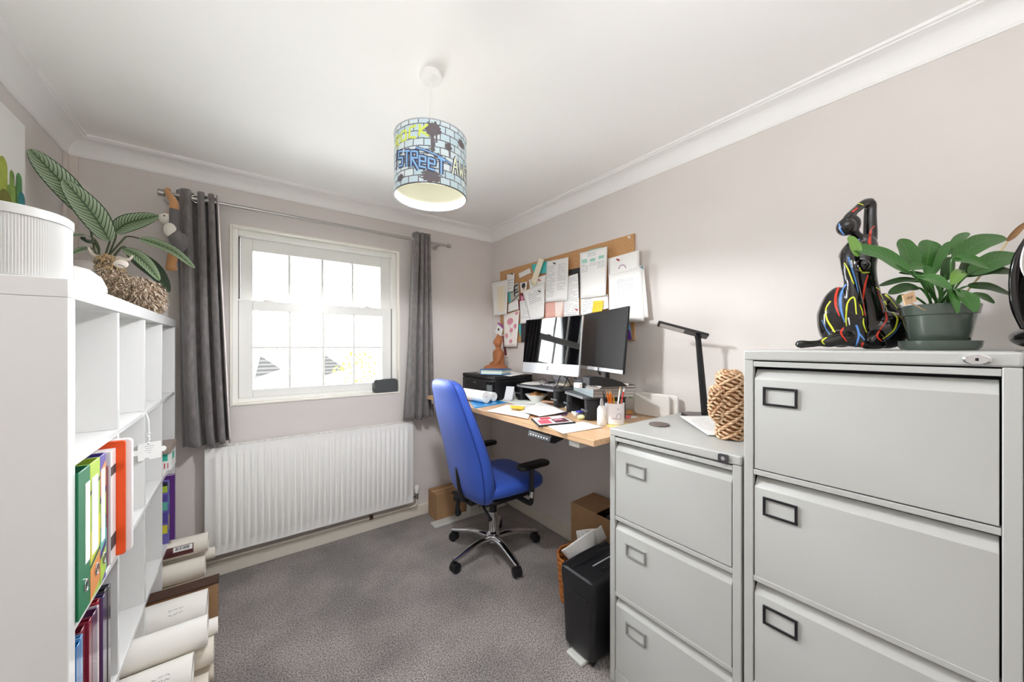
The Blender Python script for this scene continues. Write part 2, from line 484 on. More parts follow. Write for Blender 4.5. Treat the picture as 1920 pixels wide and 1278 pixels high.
# ------------------------------------------------------------------ radiator, valve, pipe
def radiator():
    x0, x1, z0, z1, y = -.165, 1.024, .155, .758, 2.592
    r = thing('radiator', 'white panel radiator with vertical flutes under the window', 'radiator', ((x0 + x1) / 2, 2.65, .155))
    n = 34; prof = [(x0, y + .012), (x0, y)]
    pitch = (x1 - x0 - .06) / n
    b = MB()
    # pressed front panel: flat borders, fluted middle
    rows = [(z0, 0), (z0 + .045, 0), (z0 + .06, 1), (z1 - .06, 1), (z1 - .045, 0), (z1, 0)]
    xs = [x0]
    for i in range(n):
        a = x0 + .03 + i * pitch
        xs += [a + pitch * t for t in (.12, .30, .70, .88)]
    xs.append(x1)
    vs_ = []
    for z, k in rows:
        for i, x in enumerate(xs):
            q = (i - 1) % 4
            dep = .010 * k if (0 < i < len(xs) - 1 and q in (1, 2)) else 0
            vs_.append((x, y - dep + .010, z))
    m = len(xs); fs = [(a * m + i, a * m + i + 1, (a + 1) * m + i + 1, (a + 1) * m + i) for a in range(len(rows) - 1) for i in range(m - 1)]
    b.add(vs_, fs)
    part('front_panel', b, m_rad, r, ang=60)
    part('back_panel', MB().box(x0 + .004, x1 - .004, y + .055, y + .07, z0 + .01, z1 - .012), m_rad, r)
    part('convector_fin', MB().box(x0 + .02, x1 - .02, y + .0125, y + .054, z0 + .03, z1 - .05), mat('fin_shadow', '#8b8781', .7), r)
    for xa in (x0 - .004, x1): part('side_panel', MB().box(xa, xa + .004, y + .0105, y + .075, z0, z1), m_rad, r, bev=.001)
    g = MB()
    g.box(x0, x1, y + .0105, y + .018, z1 - .011, z1 + .001).box(x0, x1, y + .068, y + .075, z1 - .011, z1 + .001)
    for i in range(88):
        x = x0 + .006 + i * (x1 - x0 - .012) / 87
        g.box(x - .0035, x + .0035, y + .018, y + .068, z1 - .009, z1)
    part('top_grille', g, m_rad, r)
    for x in (x0 + .15, x1 - .15): part('wall_bracket', MB().box(x - .02, x + .02, y + .0705, YB - .0005, z0 + .1, z1 - .08), m_steel, r)
    v = thing('radiator_valve', 'white radiator valve on the right end of the radiator', 'valve', (1.066, 2.63, .16))
    part('thermostat_head', MB().lathe([(.014, .0), (.017, .006), (.019, .03), (.019, .05), (.015, .058), (.0, .059)], 20, c=(1.066, 2.63, .205), caps=(True, False)), m_whitep, v)
    part('valve_body', MB().lathe([(.011, 0), (.011, .045)], 14, c=(1.066, 2.63, .16)).tube([(1.031, 2.63, .18), (1.056, 2.63, .18)], .009), m_chrome, v)
    part('pipe_tail', MB().tube(spline([(1.066, 2.63, .16), (1.066, 2.63, .125), (1.05, 2.64, .105), (1.0, 2.655, .1)], 6), .0075), m_skirt, v)
    single('heating_pipe', MB().tube([(.999, 2.655, .1), (.6, 2.66, .1), (-.18, 2.66, .1)], .0085), m_skirt, 'cream heating pipe running along the skirting below the radiator', 'pipe', (.4, 2.66, .1))
    single('pipe_clip', MB().box(.725, .75, 2.649, 2.674, .088, .112), m_darkcard, 'dark pipe clip holding the heating pipe', 'clip', (.737, 2.66, .088), bev=.003)
radiator()

# ------------------------------------------------------------------ curtains on a steel pole
PY, PZ = 2.585, 2.131
def pole():
    r = thing('curtain_pole', 'brushed steel curtain pole above the window', 'curtain pole', (.49, PY, PZ))
    part('pole', MB().tube([(-.335, PY, PZ), (1.315, PY, PZ)], .0105, 16), m_brush, r)
    for x in (-.338, 1.318):
        part('finial', MB().tube([(x - .013, PY, PZ), (x + .013, PY, PZ)], .0165, 20), m_brush, r, bev=.002)
    for x in (-.318, 1.24):
        part('bracket', MB().tube([(x, PY + .011, PZ - .004), (x, YB - .004, PZ - .004)], .006).tube([(x, YB - .006, PZ - .004), (x, YB, PZ - .004)], .02, 20), m_brush, r)
pole()
def curtain(name, label, xa, xb, xa2, xb2, z0, z1, folds, phase, amp, lin_side, eyes, gam=1.0):
    r = thing(name, label, 'curtain', ((xa + xb) / 2, PY, z0), 'grey curtains')
    def f(u, v):
        z = lerp(z0, z1, v)
        w_ = u ** gam
        x = lerp(lerp(xa2, xb2, u), lerp(xa, xb, u), v ** .8)
        wob = .006 * math.sin(9 * v + 14 * u) * (1 - v)
        bulge = 0.012 * math.sin(PI * min(1, v * 1.3)) * math.sin(5 * u + 2)
        y = PY + amp * math.sin(2 * PI * folds * w_ + phase) * lerp(1.15, .95, v) + wob
        return (x + bulge * .35 + .007 * math.sin(4 * PI * folds * w_ + phase), y, z + (.006 * math.sin(9 * u) if v == 0 else 0))
    part('fabric', MB().grid(f, 120, 40), m_curt, r, solid=.004, ang=0)
    ed = 1.0 if lin_side > 0 else 0.0
    def g(u, v):
        x, y, z = f(ed, v)
        return (x + lin_side * lerp(-.002, .006, u), y + .004 + .016 * u, z)
    if lin_side > 0: part('lining', MB().grid(g, 3, 40), m_lining, r, 'pale lining edge', solid=.002)
    for t in eyes:
        x, y, z = f(t, (PZ - z0) / (z1 - z0))
        x2, y2, _ = f(t + .01, (PZ - z0) / (z1 - z0))
        d = Vector((x2 - x, y2 - y, 0)).normalized(); nrm = Vector((d.y, -d.x, 0))
        ring = [Vector((x, PY, PZ)) + d * .02 * math.cos(a) + Vector((0, 0, .02)) * math.sin(a) for a in [2 * PI * i / 24 for i in range(24)]]
        part('eyelet', MB().tube(ring, .0045, 8, closed=True), m_chrome, r, 'chrome eyelet')
curtain('curtain', 'left grey velvet curtain hanging beside the bookcase', -.287, -.108, -.262, -.052, .785, 2.166, 3.2, 2.6, .034, 1, (0.2, .45, .62, .77, .88), 1.7)
curtain('curtain', 'right grey velvet curtain hanging beside the desk', 1.018, 1.138, .948, 1.165, .785, 2.185, 3.4, 2.4, .034, -1, (.18, .42, .6, .75, .87), 1.5)

# ------------------------------------------------------------------ bookcase
BX0, BX1, BY0, BY1, BH = -.675, -.285, 1.13, 2.60, 1.47
CELL, DV, OUT = .3355, .016, .038
def cell_y(i): return BY0 + OUT + i * (CELL + DV)
def cell_z(j): return OUT + j * (CELL + DV)      # j = 0 bottom
def bookcase():
    r = thing('bookcase', 'large white gloss cube bookcase along the left wall', 'bookcase', (BX0 + .195, (BY0 + BY1) / 2, 0))
    part('top_panel', MB().box(BX0, BX1, BY0, BY1, BH - OUT, BH), m_white, r, bev=.0012)
    part('bottom_panel', MB().box(BX0, BX1, BY0, BY1, 0, OUT), m_white, r, bev=.0012)
    for y in (BY0, BY1 - OUT): part('side_panel', MB().box(BX0, BX1, y, y + OUT, OUT, BH - OUT - .0004), m_white, r, bev=.0012)
    for j in (1, 2, 3): part('shelf', MB().box(BX0, BX1 - .001, BY0 + OUT, BY1 - OUT, cell_z(j) - DV, cell_z(j)), m_white, r, bev=.0008)
    for j in range(4):
        for i in (1, 2, 3):
            part('divider', MB().box(BX0, BX1 - .002, cell_y(i) - DV, cell_y(i), cell_z(j) + .0003, cell_z(j) + CELL - .0003), m_white, r, bev=.0008)
    for z in (1.365, 1.335): part('peg_hole', MB().tube([(BX1 - .055, BY1 - OUT - .0006, z), (BX1 - .055, BY1 - OUT + .004, z)], .004, 12), m_gap, r)
bookcase()

# ------------------------------------------------------------------ desk
DZ, DX0, DX1, DY0, DY1 = .961, 1.10, 1.795, .926, 2.515
def desk():
    r = thing('standing_desk', 'oak-topped height adjustable desk along the right wall', 'desk', (1.45, 1.72, 0))
    part('desktop', MB().box(DX0, DX1, DY0, DY1, DZ - .025, DZ), m_wood, r, bev=.0015)
    m = mat('desk_frame_paint', '#c9c9c4', .4)
    for y in (1.05, 2.455):
        part('foot', MB().box(1.118, 1.755, y - .044, y + .044, 0, .016), m, r, bev=.004)
        part('leg', MB().box(1.42, 1.50, y - .03, y + .03, .0165, .60).box(1.43, 1.49, y - .023, y + .023, .6, .905), m, r, bev=.003)
        part('bracket', MB().box(1.12, 1.74, y - .03, y + .03, .905, .9355), m, r, bev=.002)
    part('crossbar', MB().box(1.43, 1.49, 1.082, 2.423, .89, .93), m, r, bev=.002)
    c = part('control_panel', MB().prism([(1.115, .9355), (1.09, .93), (1.082, .905), (1.115, .895), (1.19, .91), (1.19, .9355)], 1.16, 1.315, 'y'), m_black, r, 'black push-button height control', bev=.003)
    k = MB()
    for i in range(7):
        y = 1.182 + i * .0185
        P = lambda t: (lerp(1.0886, 1.0838, t), lerp(.927, .908, t))
        a, b = P(.35), P(.62)
        k.add([(a[0] - .0012, y - .004, a[1]), (a[0] - .0012, y + .004, a[1]), (b[0] - .0012, y + .004, b[1]), (b[0] - .0012, y - .004, b[1])], [(0, 1, 2, 3)])
    part('button_symbol', k, m_whitep, c, smooth=False)
    g = MB().tube([(1.70, 1.0, .93), (1.75, 1.0, .93)], .004)
desk()

# ------------------------------------------------------------------ filing cabinets
def cabinet(label, y0, y1, H, n, tops, lock_style, holder_m, parts_label, off=1.175):
    X0, X1 = off, 1.793
    r = thing('filing_cabinet', label, 'filing cabinet', ((X0 + X1) / 2, (y0 + y1) / 2, 0))
    w = .0235; cap = .030
    part('carcass', MB().box(X0 + .02, X1, y0, y0 + .002, 0, H - cap).box(X0 + .02, X1, y1 - .002, y1, 0, H - cap)
         .box(X1 - .002, X1, y0 + .002, y1 - .002, 0, H - cap), m_steel, r)
    part('top', MB().box(X0 - .0015, X1, y0 - .001, y1 + .001, H - cap + .0005, H), m_steel, r, bev=.005, seg=3)
    for ya, yb in ((y0, y0 + w), (y1 - w, y1)):
        part('corner_post', MB().box(X0, X0 + .02, ya, yb, 0, H - cap), m_steel, r, bev=.002)
    part('liner', MB().box(X0 + .035, X0 + .037, y0 + .003, y1 - .003, .02, H - cap), m_gap, r)
    zb = tops[-1] - (tops[0] - tops[1])
    part('plinth', MB().box(X0 + .001, X0 + .03, y0 + w + .0005, y1 - w - .0005, 0, zb - .003), m_steel, r, bev=.0015)
    pitch = tops[0] - tops[1]
    for i, t in enumerate(tops):
        part('rail', MB().box(X0 + .001, X0 + .03, y0 + w + .0005, y1 - w - .0005, t - .0175, t - .003), m_steel, r, bev=.0012)
        zt = t - .0175; z_b = t - pitch
        prof = [(X0 + .002, z_b), (X0 + .002, zt - .036), (X0 + .022, zt - .008), (X0 + .030, zt - .008), (X0 + .034, z_b)]
        d = part('drawer', MB().prism(prof, y0 + w + .003, y1 - w - .003, 'y'), m_steel, r, bev=.001)
        ya, yb, za, zb_ = y1 - w - .052, y1 - w - .135, zt - .070, zt - .118
        if parts_label == 'black': ya, yb, za, zb_ = y1 - w - .0245, y1 - w - .1035, zt - .056, zt - .108
        k = .0062
        hb = MB()
        for a, b_, c, e in ((ya, ya - k, za, zb_), (yb + k, yb, za, zb_), (ya - k, yb + k, za, za - k), (ya - k, yb + k, zb_ + k, zb_)):
            hb.box(X0 - .003, X0 + .0018, min(a, b_), max(a, b_), min(c, e), max(c, e))
        part('label_holder', hb, holder_m, d, parts_label + ' label holder', bev=.0008)
    zc = H - .0155
    if lock_style == 'oval':
        yl = y0 + .053
        M_ = Matrix.Translation((X0 - .0015, yl, zc)) @ Matrix.Rotation(-PI / 2, 4, 'Y')
        prof = [(.0, .0), (1, 0), (1, .004), (.82, .006), (.78, .003), (.0, .003)]
        bb = MB()
        rings = [[M_ @ Vector((rr * .0105 * math.sin(a), rr * .0185 * math.cos(a), h)) for a in [2 * PI * j / 36 for j in range(36)]] for rr, h in prof[1:5]]
        bb.loft(rings)
        l = part('lock', bb, m_chrome, r, 'oval chrome lock')
        part('keyhole', MB().box(X0 - .0052, X0 - .0044, yl - .0022, yl + .0022, zc - .003, zc + .003), m_gap, l)
    else:
        yl = y0 + .047
        l = part('lock', MB().prism(rrect(.030, .026, .005, 4, yl, zc), X0 - .008, X0 - .0012, 'x'), mat('dark_chrome', '#77757a', .2, 1.0), r, 'square dark chrome lock', bev=.001)
        part('keyhole', MB().tube([(X0 - .0086, yl, zc), (X0 - .0079, yl, zc)], .006, 16), m_chrome, l)
    return r
cabinet('tall grey filing cabinet with black label holders on the right', -.042, .428, 1.321, 4, [1.291, .981, .676, .371], 'oval', m_black, 'black')
cabinet('shorter grey filing cabinet with silver label holders beside the desk', .4355, .9075, 1.006, 3, [.975, .665, .365], 'square', mat('silver_holder', '#a9a9a8', .35, .6), 'silver')
cabinet('tall grey filing cabinet standing just past the right edge of the view', -.53, -.05, 1.321, 4, [1.291, .981, .676, .371], 'oval', m_black, 'black')

# ------------------------------------------------------------------ office chair
def chair():
    cx, cy = 1.30, 1.93
    r = thing('office_chair', 'blue upholstered office chair on a chrome five-star base at the desk', 'office chair', (cx, cy, 0))
    W = lambda x, y, z: Vector((cx + x, cy + y, z))
    # backrest: loft of rounded sections, front at +x
    secs = []
    data = [(.385, .13, -.150, .050), (.40, .175, -.165, .075), (.45, .215, -.185, .105), (.55, .235, -.205, .115), (.68, .238, -.235, .105),
            (.80, .228, -.270, .095), (.92, .210, -.305, .085), (1.02, .185, -.330, .075), (1.08, .168, -.343, .078), (1.112, .145, -.350, .066), (1.130, .095, -.353, .040)]
    n = 36
    def ring(z, hw, xc, th):
        out = []
        for j in range(n):
            a = 2 * PI * j / n
            ca, sa = math.cos(a), math.sin(a)
            y = hw * math.copysign(abs(ca) ** .55, ca); x = th / 2 * math.copysign(abs(sa) ** .7, sa)
            x += .035 * (abs(y) / .24) ** 2
            out.append(W(xc + x, y, z))
        return out
    def dense(rows, n_):
        out = []
        for i in range(len(rows) - 1):
            a, b, c, d = rows[max(i - 1, 0)], rows[i], rows[i + 1], rows[min(i + 2, len(rows) - 1)]
            for k in range(n_):
                t = k / n_
                out.append(tuple(.5 * (2 * b[q] + (c[q] - a[q]) * t + (2 * a[q] - 5 * b[q] + 4 * c[q] - d[q]) * t * t + (3 * b[q] - a[q] - 3 * c[q] + d[q]) * t ** 3) for q in range(len(b))))
        return out + [rows[-1]]
    back = part('backrest', MB().loft([ring(*d) for d in dense(data, 5)]), m_blue, r, ang=0)
    # welt seams round the rear edge
    def rim(d, sg, side):
        z, hw, xc, th = d
        y = hw * .93; x = xc + sg * th / 2 * .60 + .035 * (y / .24) ** 2
        return W(x + sg * .001, side * (y + .001), z)
    dd = dense(data[1:], 4)
    for sg in (-1, 1):
        part('piping', MB().tube([rim(d, sg, 1) for d in dd] + [rim(d, sg, -1) for d in dd[::-1]], .0034, 8), mat('navy_piping', '#1d3788', .6), back)
    # seat
    ss = []
    for x, hw, z0, z1 in ((-.21, .14, .435, .475), (-.20, .19, .42, .50), (-.15, .225, .415, .525), (0, .24, .412, .52), (.14, .245, .412, .525), (.22, .235, .415, .525), (.26, .20, .425, .51), (.275, .15, .44, .49)):
        q = []
        for j in range(28):
            a = 2 * PI * j / 28; ca, sa = math.cos(a), math.sin(a)
            q.append(W(x, hw * math.copysign(abs(ca) ** .5, ca), (z0 + z1) / 2 + (z1 - z0) / 2 * math.copysign(abs(sa) ** .7, sa)))
        ss.append(q)
    part('seat', MB().loft(ss), m_blue, r, ang=0, sub=1)
    part('seat_shell', MB().prism(rrect(.40, .40, .08, 6, cx + .03, cy), .392, .418), m_black, r, bev=.01)
    mech = part('tilt_mechanism', MB().box(cx - .12, cx + .10, cy - .08, cy + .08, .335, .391).box(cx - .20, cx - .11, cy - .05, cy + .05, .355, .40), m_black, r, bev=.012)
    part('back_bracket', MB().tube(spline([W(-.18, 0, .375), W(-.225, 0, .39), W(-.25, 0, .48), W(-.262, 0, .60)], 6), .022, 12, flat=.5), m_black, r)
    for y, x in ((.09, -.12), (-.09, -.13)):
        lv = MB().tube([W(x, y * .8, .36), W(x - .03, y * 2.0, .352), W(x - .045, y * 2.6, .345)], [.007, .007, .012], 10)
        part('lever', lv, m_black, mech)
    kn = MB().tube([W(-.195, .055, .375), W(-.225, .10, .375)], .023, 18)
    part('tension_knob', kn, m_black, mech, bev=.004)
    part('knob_grip', MB().tube(spline([W(-.21, .08, .36), W(-.215, .085, .30), W(-.205, .085, .262)], 4), [.014] * 5 + [.020, .021, .021, .017], 12), m_black, mech)
    part('gas_column', MB().lathe([(.038, .10), (.038, .125), (.026, .135), (.026, .26), (.0, .261)], 24, c=(cx, cy, 0), caps=(True, False)), m_chrome, r)
    part('column_shroud', MB().lathe([(.024, .2605), (.024, .3345)], 24, c=(cx, cy, 0)), m_black, r)
    base = part('star_base', MB().lathe([(.045, .072), (.05, .085), (.046, .115), (.039, .12)], 28, c=(cx, cy, 0)), m_chrome, r, bev=.002)
    for k, ang in enumerate((118, 189, 263, 345, 48)):
        a = math.radians(ang); d = Vector((math.cos(a), math.sin(a), 0))
        p = [W(0, 0, .095) + d * .03, W(0, 0, .103) + d * .10, W(0, 0, .098) + d * .18, W(0, 0, .082) + d * .26, W(0, 0, .073) + d * .315]
        part('base_arm', MB().tube(spline(p, 5), [lerp(.029, .017, i / 20) for i in range(21)], 14, flat=.62), m_chrome, base)
        q = W(0, 0, 0) + d * .315
        cs = part('caster', MB().tube([q + Vector((0, 0, .05)), q + Vector((0, 0, .075))], .008, 10), m_black, r)
        t = Vector((-d.y, d.x, 0)).normalized()
        off = d * -.012
        for sg in (-1, 1):
            c1 = q + off + Vector((0, 0, .0285)) + t * sg * .006; c2 = q + off + Vector((0, 0, .0285)) + t * sg * .025
            part('wheel', MB().tube([c1, c1.lerp(c2, .15), c1.lerp(c2, .8), c2], [.0262, .0283, .0283, .022], 22), m_black, cs)
        part('wheel_hood', MB().tube([q + off + Vector((0, 0, .034)) - t * .022, q + off + Vector((0, 0, .034)) + t * .022], .0262, 18), m_black, cs)
    for sg in (-1, 1):
        y = sg * .285; x = .085
        arm = part('armrest', MB().tube([W(x, y, .435), W(x, y, .60)], [.019, .022], 14, flat=.6).tube(spline([W(x, y, .445), W(x, y, .40), W(x, sg * .25, .382), W(x, sg * .12, .382)], 5), .018, 12, flat=.5), m_black, r)
        part('arm_pad', MB().prism([(W(.10, 0, 0).x + 1.0 * px, cy + y + sg * py) for px, py in [(p[0], p[1]) for p in rrect(.235, .085, .04, 8)]], .602, .628), m_black, arm, bev=.010, seg=3)
        part('arm_collar', MB().tube([W(x, y, .425), W(x, y, .462)], .0225, 16, flat=.65), m_chrome, arm, 'chrome height collar')
chair()

# ------------------------------------------------------------------ ceiling pendant with printed drum shade
LX, LY, LR, LZ0, LZ1 = .564, 1.254, .131, 1.887, 2.104
def shade_mat():
    m = bpy.data.materials.new('brick_print'); m.use_nodes = True
    nt = m.node_tree; N = nt.nodes; L = nt.links; b = N['Principled BSDF']
    uv = N.new('ShaderNodeUVMap'); uv.uv_map = 'UVMap'
    n = N.new('ShaderNodeTexNoise'); n.inputs['Scale'].default_value = 14
    L.new(uv.outputs['UV'], n.inputs['Vector'])
    mx = N.new('ShaderNodeMix'); mx.data_type = 'RGBA'; mx.blend_type = 'LINEAR_LIGHT'; mx.inputs['Factor'].default_value = .008
    L.new(uv.outputs['UV'], mx.inputs['A']); L.new(n.outputs['Color'], mx.inputs['B'])
    br = N.new('ShaderNodeTexBrick')
    br.inputs['Color1'].default_value = lin('#bcd8e2'); br.inputs['Color2'].default_value = lin('#dde9ec'); br.inputs['Mortar'].default_value = lin('#6b6a72')
    br.inputs['Scale'].default_value = 1.0; br.inputs['Mortar Size'].default_value = .0085; br.inputs['Mortar Smooth'].default_value = .2
    br.inputs['Brick Width'].default_value = .17; br.inputs['Row Height'].default_value = .115; br.inputs['Bias'].default_value = .1
    L.new(mx.outputs['Result'], br.inputs['Vector']); L.new(br.outputs['Color'], b.inputs['Base Color'])
    b.inputs['Roughness'].default_value = .6
    return m
def pendant():
    r = thing('pendant_light', 'ceiling pendant lamp with a graffiti brick-print drum shade', 'pendant light', (LX, LY, ZC))
    part('ceiling_rose', MB().lathe([(.0, -.0), (.039, 0), (.0405, -.004), (.040, -.020), (.037, -.0245), (.0, -.025)], 36, c=(LX, LY, ZC), caps=(False, False)), m_whitep, r)
    part('flex', MB().tube([(LX, LY, ZC - .025), (LX, LY, 2.06)], .0032, 10), m_whitep, r)
    part('lamp_holder', MB().lathe([(.010, .03), (.016, .02), (.018, -.02), (.018, -.045)], 20, c=(LX, LY, 2.078)), m_whitep, r)
    part('bulb', MB().lathe([(.012, .0), (.014, -.01), (.027, -.04), (.030, -.055), (.026, -.073), (.012, -.086), (.0, -.088)], 24, c=(LX, LY, 2.036), caps=(True, False)), mat('opal_glass', '#f4f3ee', .2), r)
    n = 96
    b = MB(); vs_ = []; uvs = []; fs = []
    for k, z in enumerate((LZ0, LZ1)):
        for j in range(n + 1):
            a = 2 * PI * j / n
            vs_.append((LX + LR * math.cos(a), LY + LR * math.sin(a), z)); uvs.append((j / n * 2 * PI * LR / .217 + .07, k * 1.0))
    fs = [(j, j + 1, n + 2 + j, n + 1 + j) for j in range(n)]
    b.add(vs_, fs, uvs=uvs)
    sh = part('lamp_shade', b, shade_mat(), r, ang=0)
    part('shade_liner', MB().loft([[(LX + (LR - .0012) * math.cos(2 * PI * j / n), LY + (LR - .0012) * math.sin(2 * PI * j / n), z) for j in range(n)] for z in (LZ0, LZ1)], caps=(False, False)), mat('cream_liner', '#f0efe0', .6), sh)
    for z in (LZ0, LZ1):
        ring = [(LX + LR * math.cos(2 * PI * j / 72), LY + LR * math.sin(2 * PI * j / 72), z) for j in range(72)]
        part('rim', MB().tube(ring, .0022, 8, closed=True), mat('dark_rim', '#4a4748', .5) if z == LZ0 else m_ink, sh)
    sp = MB()
    for a in (0, 2 * PI / 3, 4 * PI / 3): sp.tube([(LX + .016 * math.cos(a), LY + .016 * math.sin(a), 2.075), (LX + (LR - .003) * math.cos(a), LY + (LR - .003) * math.sin(a), LZ1 - .004)], .0016, 6)
    part('spider_frame', sp, m_whitep, sh)
    # print: cylinder coords; s = metres to the right of the point facing the doorway, z up
    a0 = math.atan2(-LY, -LX)
    def P(s, z, k=1):
        a = a0 + s / LR
        q = LR + .0004 * k
        return Vector((LX + q * math.cos(a), LY + q * math.sin(a), z)), Vector((math.cos(a), math.sin(a), 0))
    def stroke(mb, pts, w, k=1):
        out = []; nn = []
        for i in range(len(pts) - 1):
            (s0, z0), (s1, z1) = pts[i], pts[i + 1]
            m = max(2, int(math.hypot(s1 - s0, z1 - z0) / .006))
            for j in range(m + (i == len(pts) - 2)):
                p, nrm = P(lerp(s0, s1, j / m), lerp(z0, z1, j / m), k); out.append(p); nn.append(nrm)
        mb.ribbon(out, w, nn)
    def blob(mb, s, z, rs, rz_, k=1, seed=0, drips=0):
        rnd = random.Random(seed); n_ = 40; c, _ = P(s, z, k)
        pts = [P(s + rs * (1 + .28 * rnd.uniform(-1, 1)) * math.cos(2 * PI * j / n_), z + rz_ * (1 + .28 * rnd.uniform(-1, 1)) * math.sin(2 * PI * j / n_), k)[0] for j in range(n_)]
        mid = [P(s + rs * .5 * math.cos(2 * PI * j / n_), z + rz_ * .5 * math.sin(2 * PI * j / n_), k)[0] for j in range(n_)]
        mb.add([c] + mid + pts, [(0, 1 + j, 1 + (j + 1) % n_) for j in range(n_)] + [(1 + j, 1 + n_ + j, 1 + n_ + (j + 1) % n_, 1 + (j + 1) % n_) for j in range(n_)])
    dk = mat('ink_charcoal', '#6b6468', .6)
    for bl, ln in (((.008, 2.070, .027, .024, 1, 3), [((.004, 2.06), (.006, 2.0), .012), ((.018, 2.06), (.019, 2.025), .006)]), ((.006, 2.0, .008, .009, 1, 4), []), ((-.014, 1.992, .010, .010, 1, 5), []), ((.062, 2.023, .012, .014, 1, 6), [((.064, 2.02), (.066, 1.99), .005)]),
                   ((.0, 1.908, .036, .020, 1, 8), []), ((.024, 1.980, .015, .010, 1, 9), []), ((-.12, 1.915, .02, .012, 1, 12), []), ((.125, 2.06, .02, .016, 1, 15), []), ((.2, 1.99, .03, .03, 1, 16), []), ((-.22, 2.0, .03, .03, 1, 17), []), ((.3, 1.95, .02, .03, 1, 18), [])):
        spl = MB(); blob(spl, *bl)
        for a_, b_, w_ in ln: stroke(spl, [a_, b_], w_, 1)
        part('ink_splat', spl, dk, sh, smooth=False)
    S = lambda x, y: (lerp(-.128, .052, x), lerp(lerp(1.958, 1.922, x), lerp(2.008, 1.968, x), y))
    L_ = {  # angular tag letters in a 0..1 box, advance per letter
        'S': [[(1, 1), (0, 1), (0, .55), (1, .55), (1, 0), (0, 0)]],
        'T': [[(0, 1), (1.1, 1)], [(.55, 1), (.55, -.1)]],
        'R': [[(0, -.1), (0, 1), (1, 1), (1, .55), (.1, .55), (1.2, -.25)]],
        'E': [[(.95, 0), (0, 0), (0, .75), (.9, .75), (.9, .4), (.1, .4)]],
    }
    hi, out = MB(), MB()
    x = 0
    for ch in 'STREET':
        for pl in L_[ch]:
            pts = [S(x + .125 * px, py) for px, py in pl]
            stroke(out, pts, .0165, 2); stroke(hi, pts, .0062, 4)
        x += .167
    stroke(out, [S(.42, 1.28), S(1.12, 1.05)], .010, 2); stroke(hi, [S(.42, 1.28), S(1.12, 1.05)], .004, 4)
    stroke(out, [S(-.06, 1.2), S(-.1, -.2)], .009, 2)
    part('lettering_outline', out, mat('ink_navy', '#4a4c66', .6), sh, smooth=False)
    part('lettering', hi, mat('ink_sky', '#8fc0ee', .6), sh, 'angular sky-blue lettering', smooth=False)
    rk = MB(); x = -.150
    R_ = {'R': [[(0, 0), (0, 1), (.8, .9), (.8, .55), (0, .5), (.9, 0)]], 'O': [[(0, .1), (0, .9), (.8, .9), (.8, .1), (0, .1)]],
          'C': [[(.9, 1), (.1, .9), (0, .1), (.9, 0)]], 'K': [[(0, 0), (.1, 1)], [(1, 1), (.1, .45), (1.1, 0)]]}
    for ch in 'ROCK':
        for pl in R_[ch]: stroke(rk, [(x + .029 * a, 2.036 + .040 * b + (x + .1) * .12) for a, b in pl], .0080, 2)
        x += .037
    part('lettering', rk, mat('ink_lime', '#dbe86a', .6), sh, 'lime graffiti lettering', smooth=False)
    aw, ao = MB(), MB(); x = .078
    A_ = {'A': [[(0, -.1), (.45, 1.1), (.95, 0)], [(.1, .4), (.8, .45)]], 'W': [[(0, 1), (.2, 0), (.5, .6), (.8, 0), (1, 1)]], 'E': [[(.9, 1), (.1, .9), (.1, .5), (.7, .5), (.1, .45), (.1, .05), (.9, 0)]],
          'S': [[(.9, .95), (.1, .9), (.1, .55), (.8, .45), (.8, .05), (0, 0)]], 'O': R_['O'], 'M': [[(0, 0), (.1, 1), (.5, .3), (.9, 1), (1, 0)]]}
    for ch in 'AWESOME':
        for pl in A_[ch]:
            pts = [(x + .026 * a, 1.940 + .052 * b) for a, b in pl]
            stroke(ao, pts, .013, 2); stroke(aw, pts, .006, 4)
        x += .033
    part('lettering_outline', ao, MATS['ink_navy'], sh, smooth=False)
    part('lettering', aw, mat('ink_cream', '#eef4d8', .6), sh, 'cream graffiti lettering', smooth=False)
pendant()
lamp_data = bpy.data.lights.new('pendant_fill_spot', 'SPOT')      # added spot at the shade rim to brighten walls and floor, not the bulb
lamp_data.energy = 25.0; lamp_data.spot_size = math.radians(177); lamp_data.spot_blend = 0.2; lamp_data.shadow_soft_size = 0.05
lamp_data.color = (0.955, 0.975, 1.0)
lamp_o = bpy.data.objects.new('pendant_fill_spot', lamp_data); C.objects.link(lamp_o)
lamp_o.location = (LX, LY, LZ0)

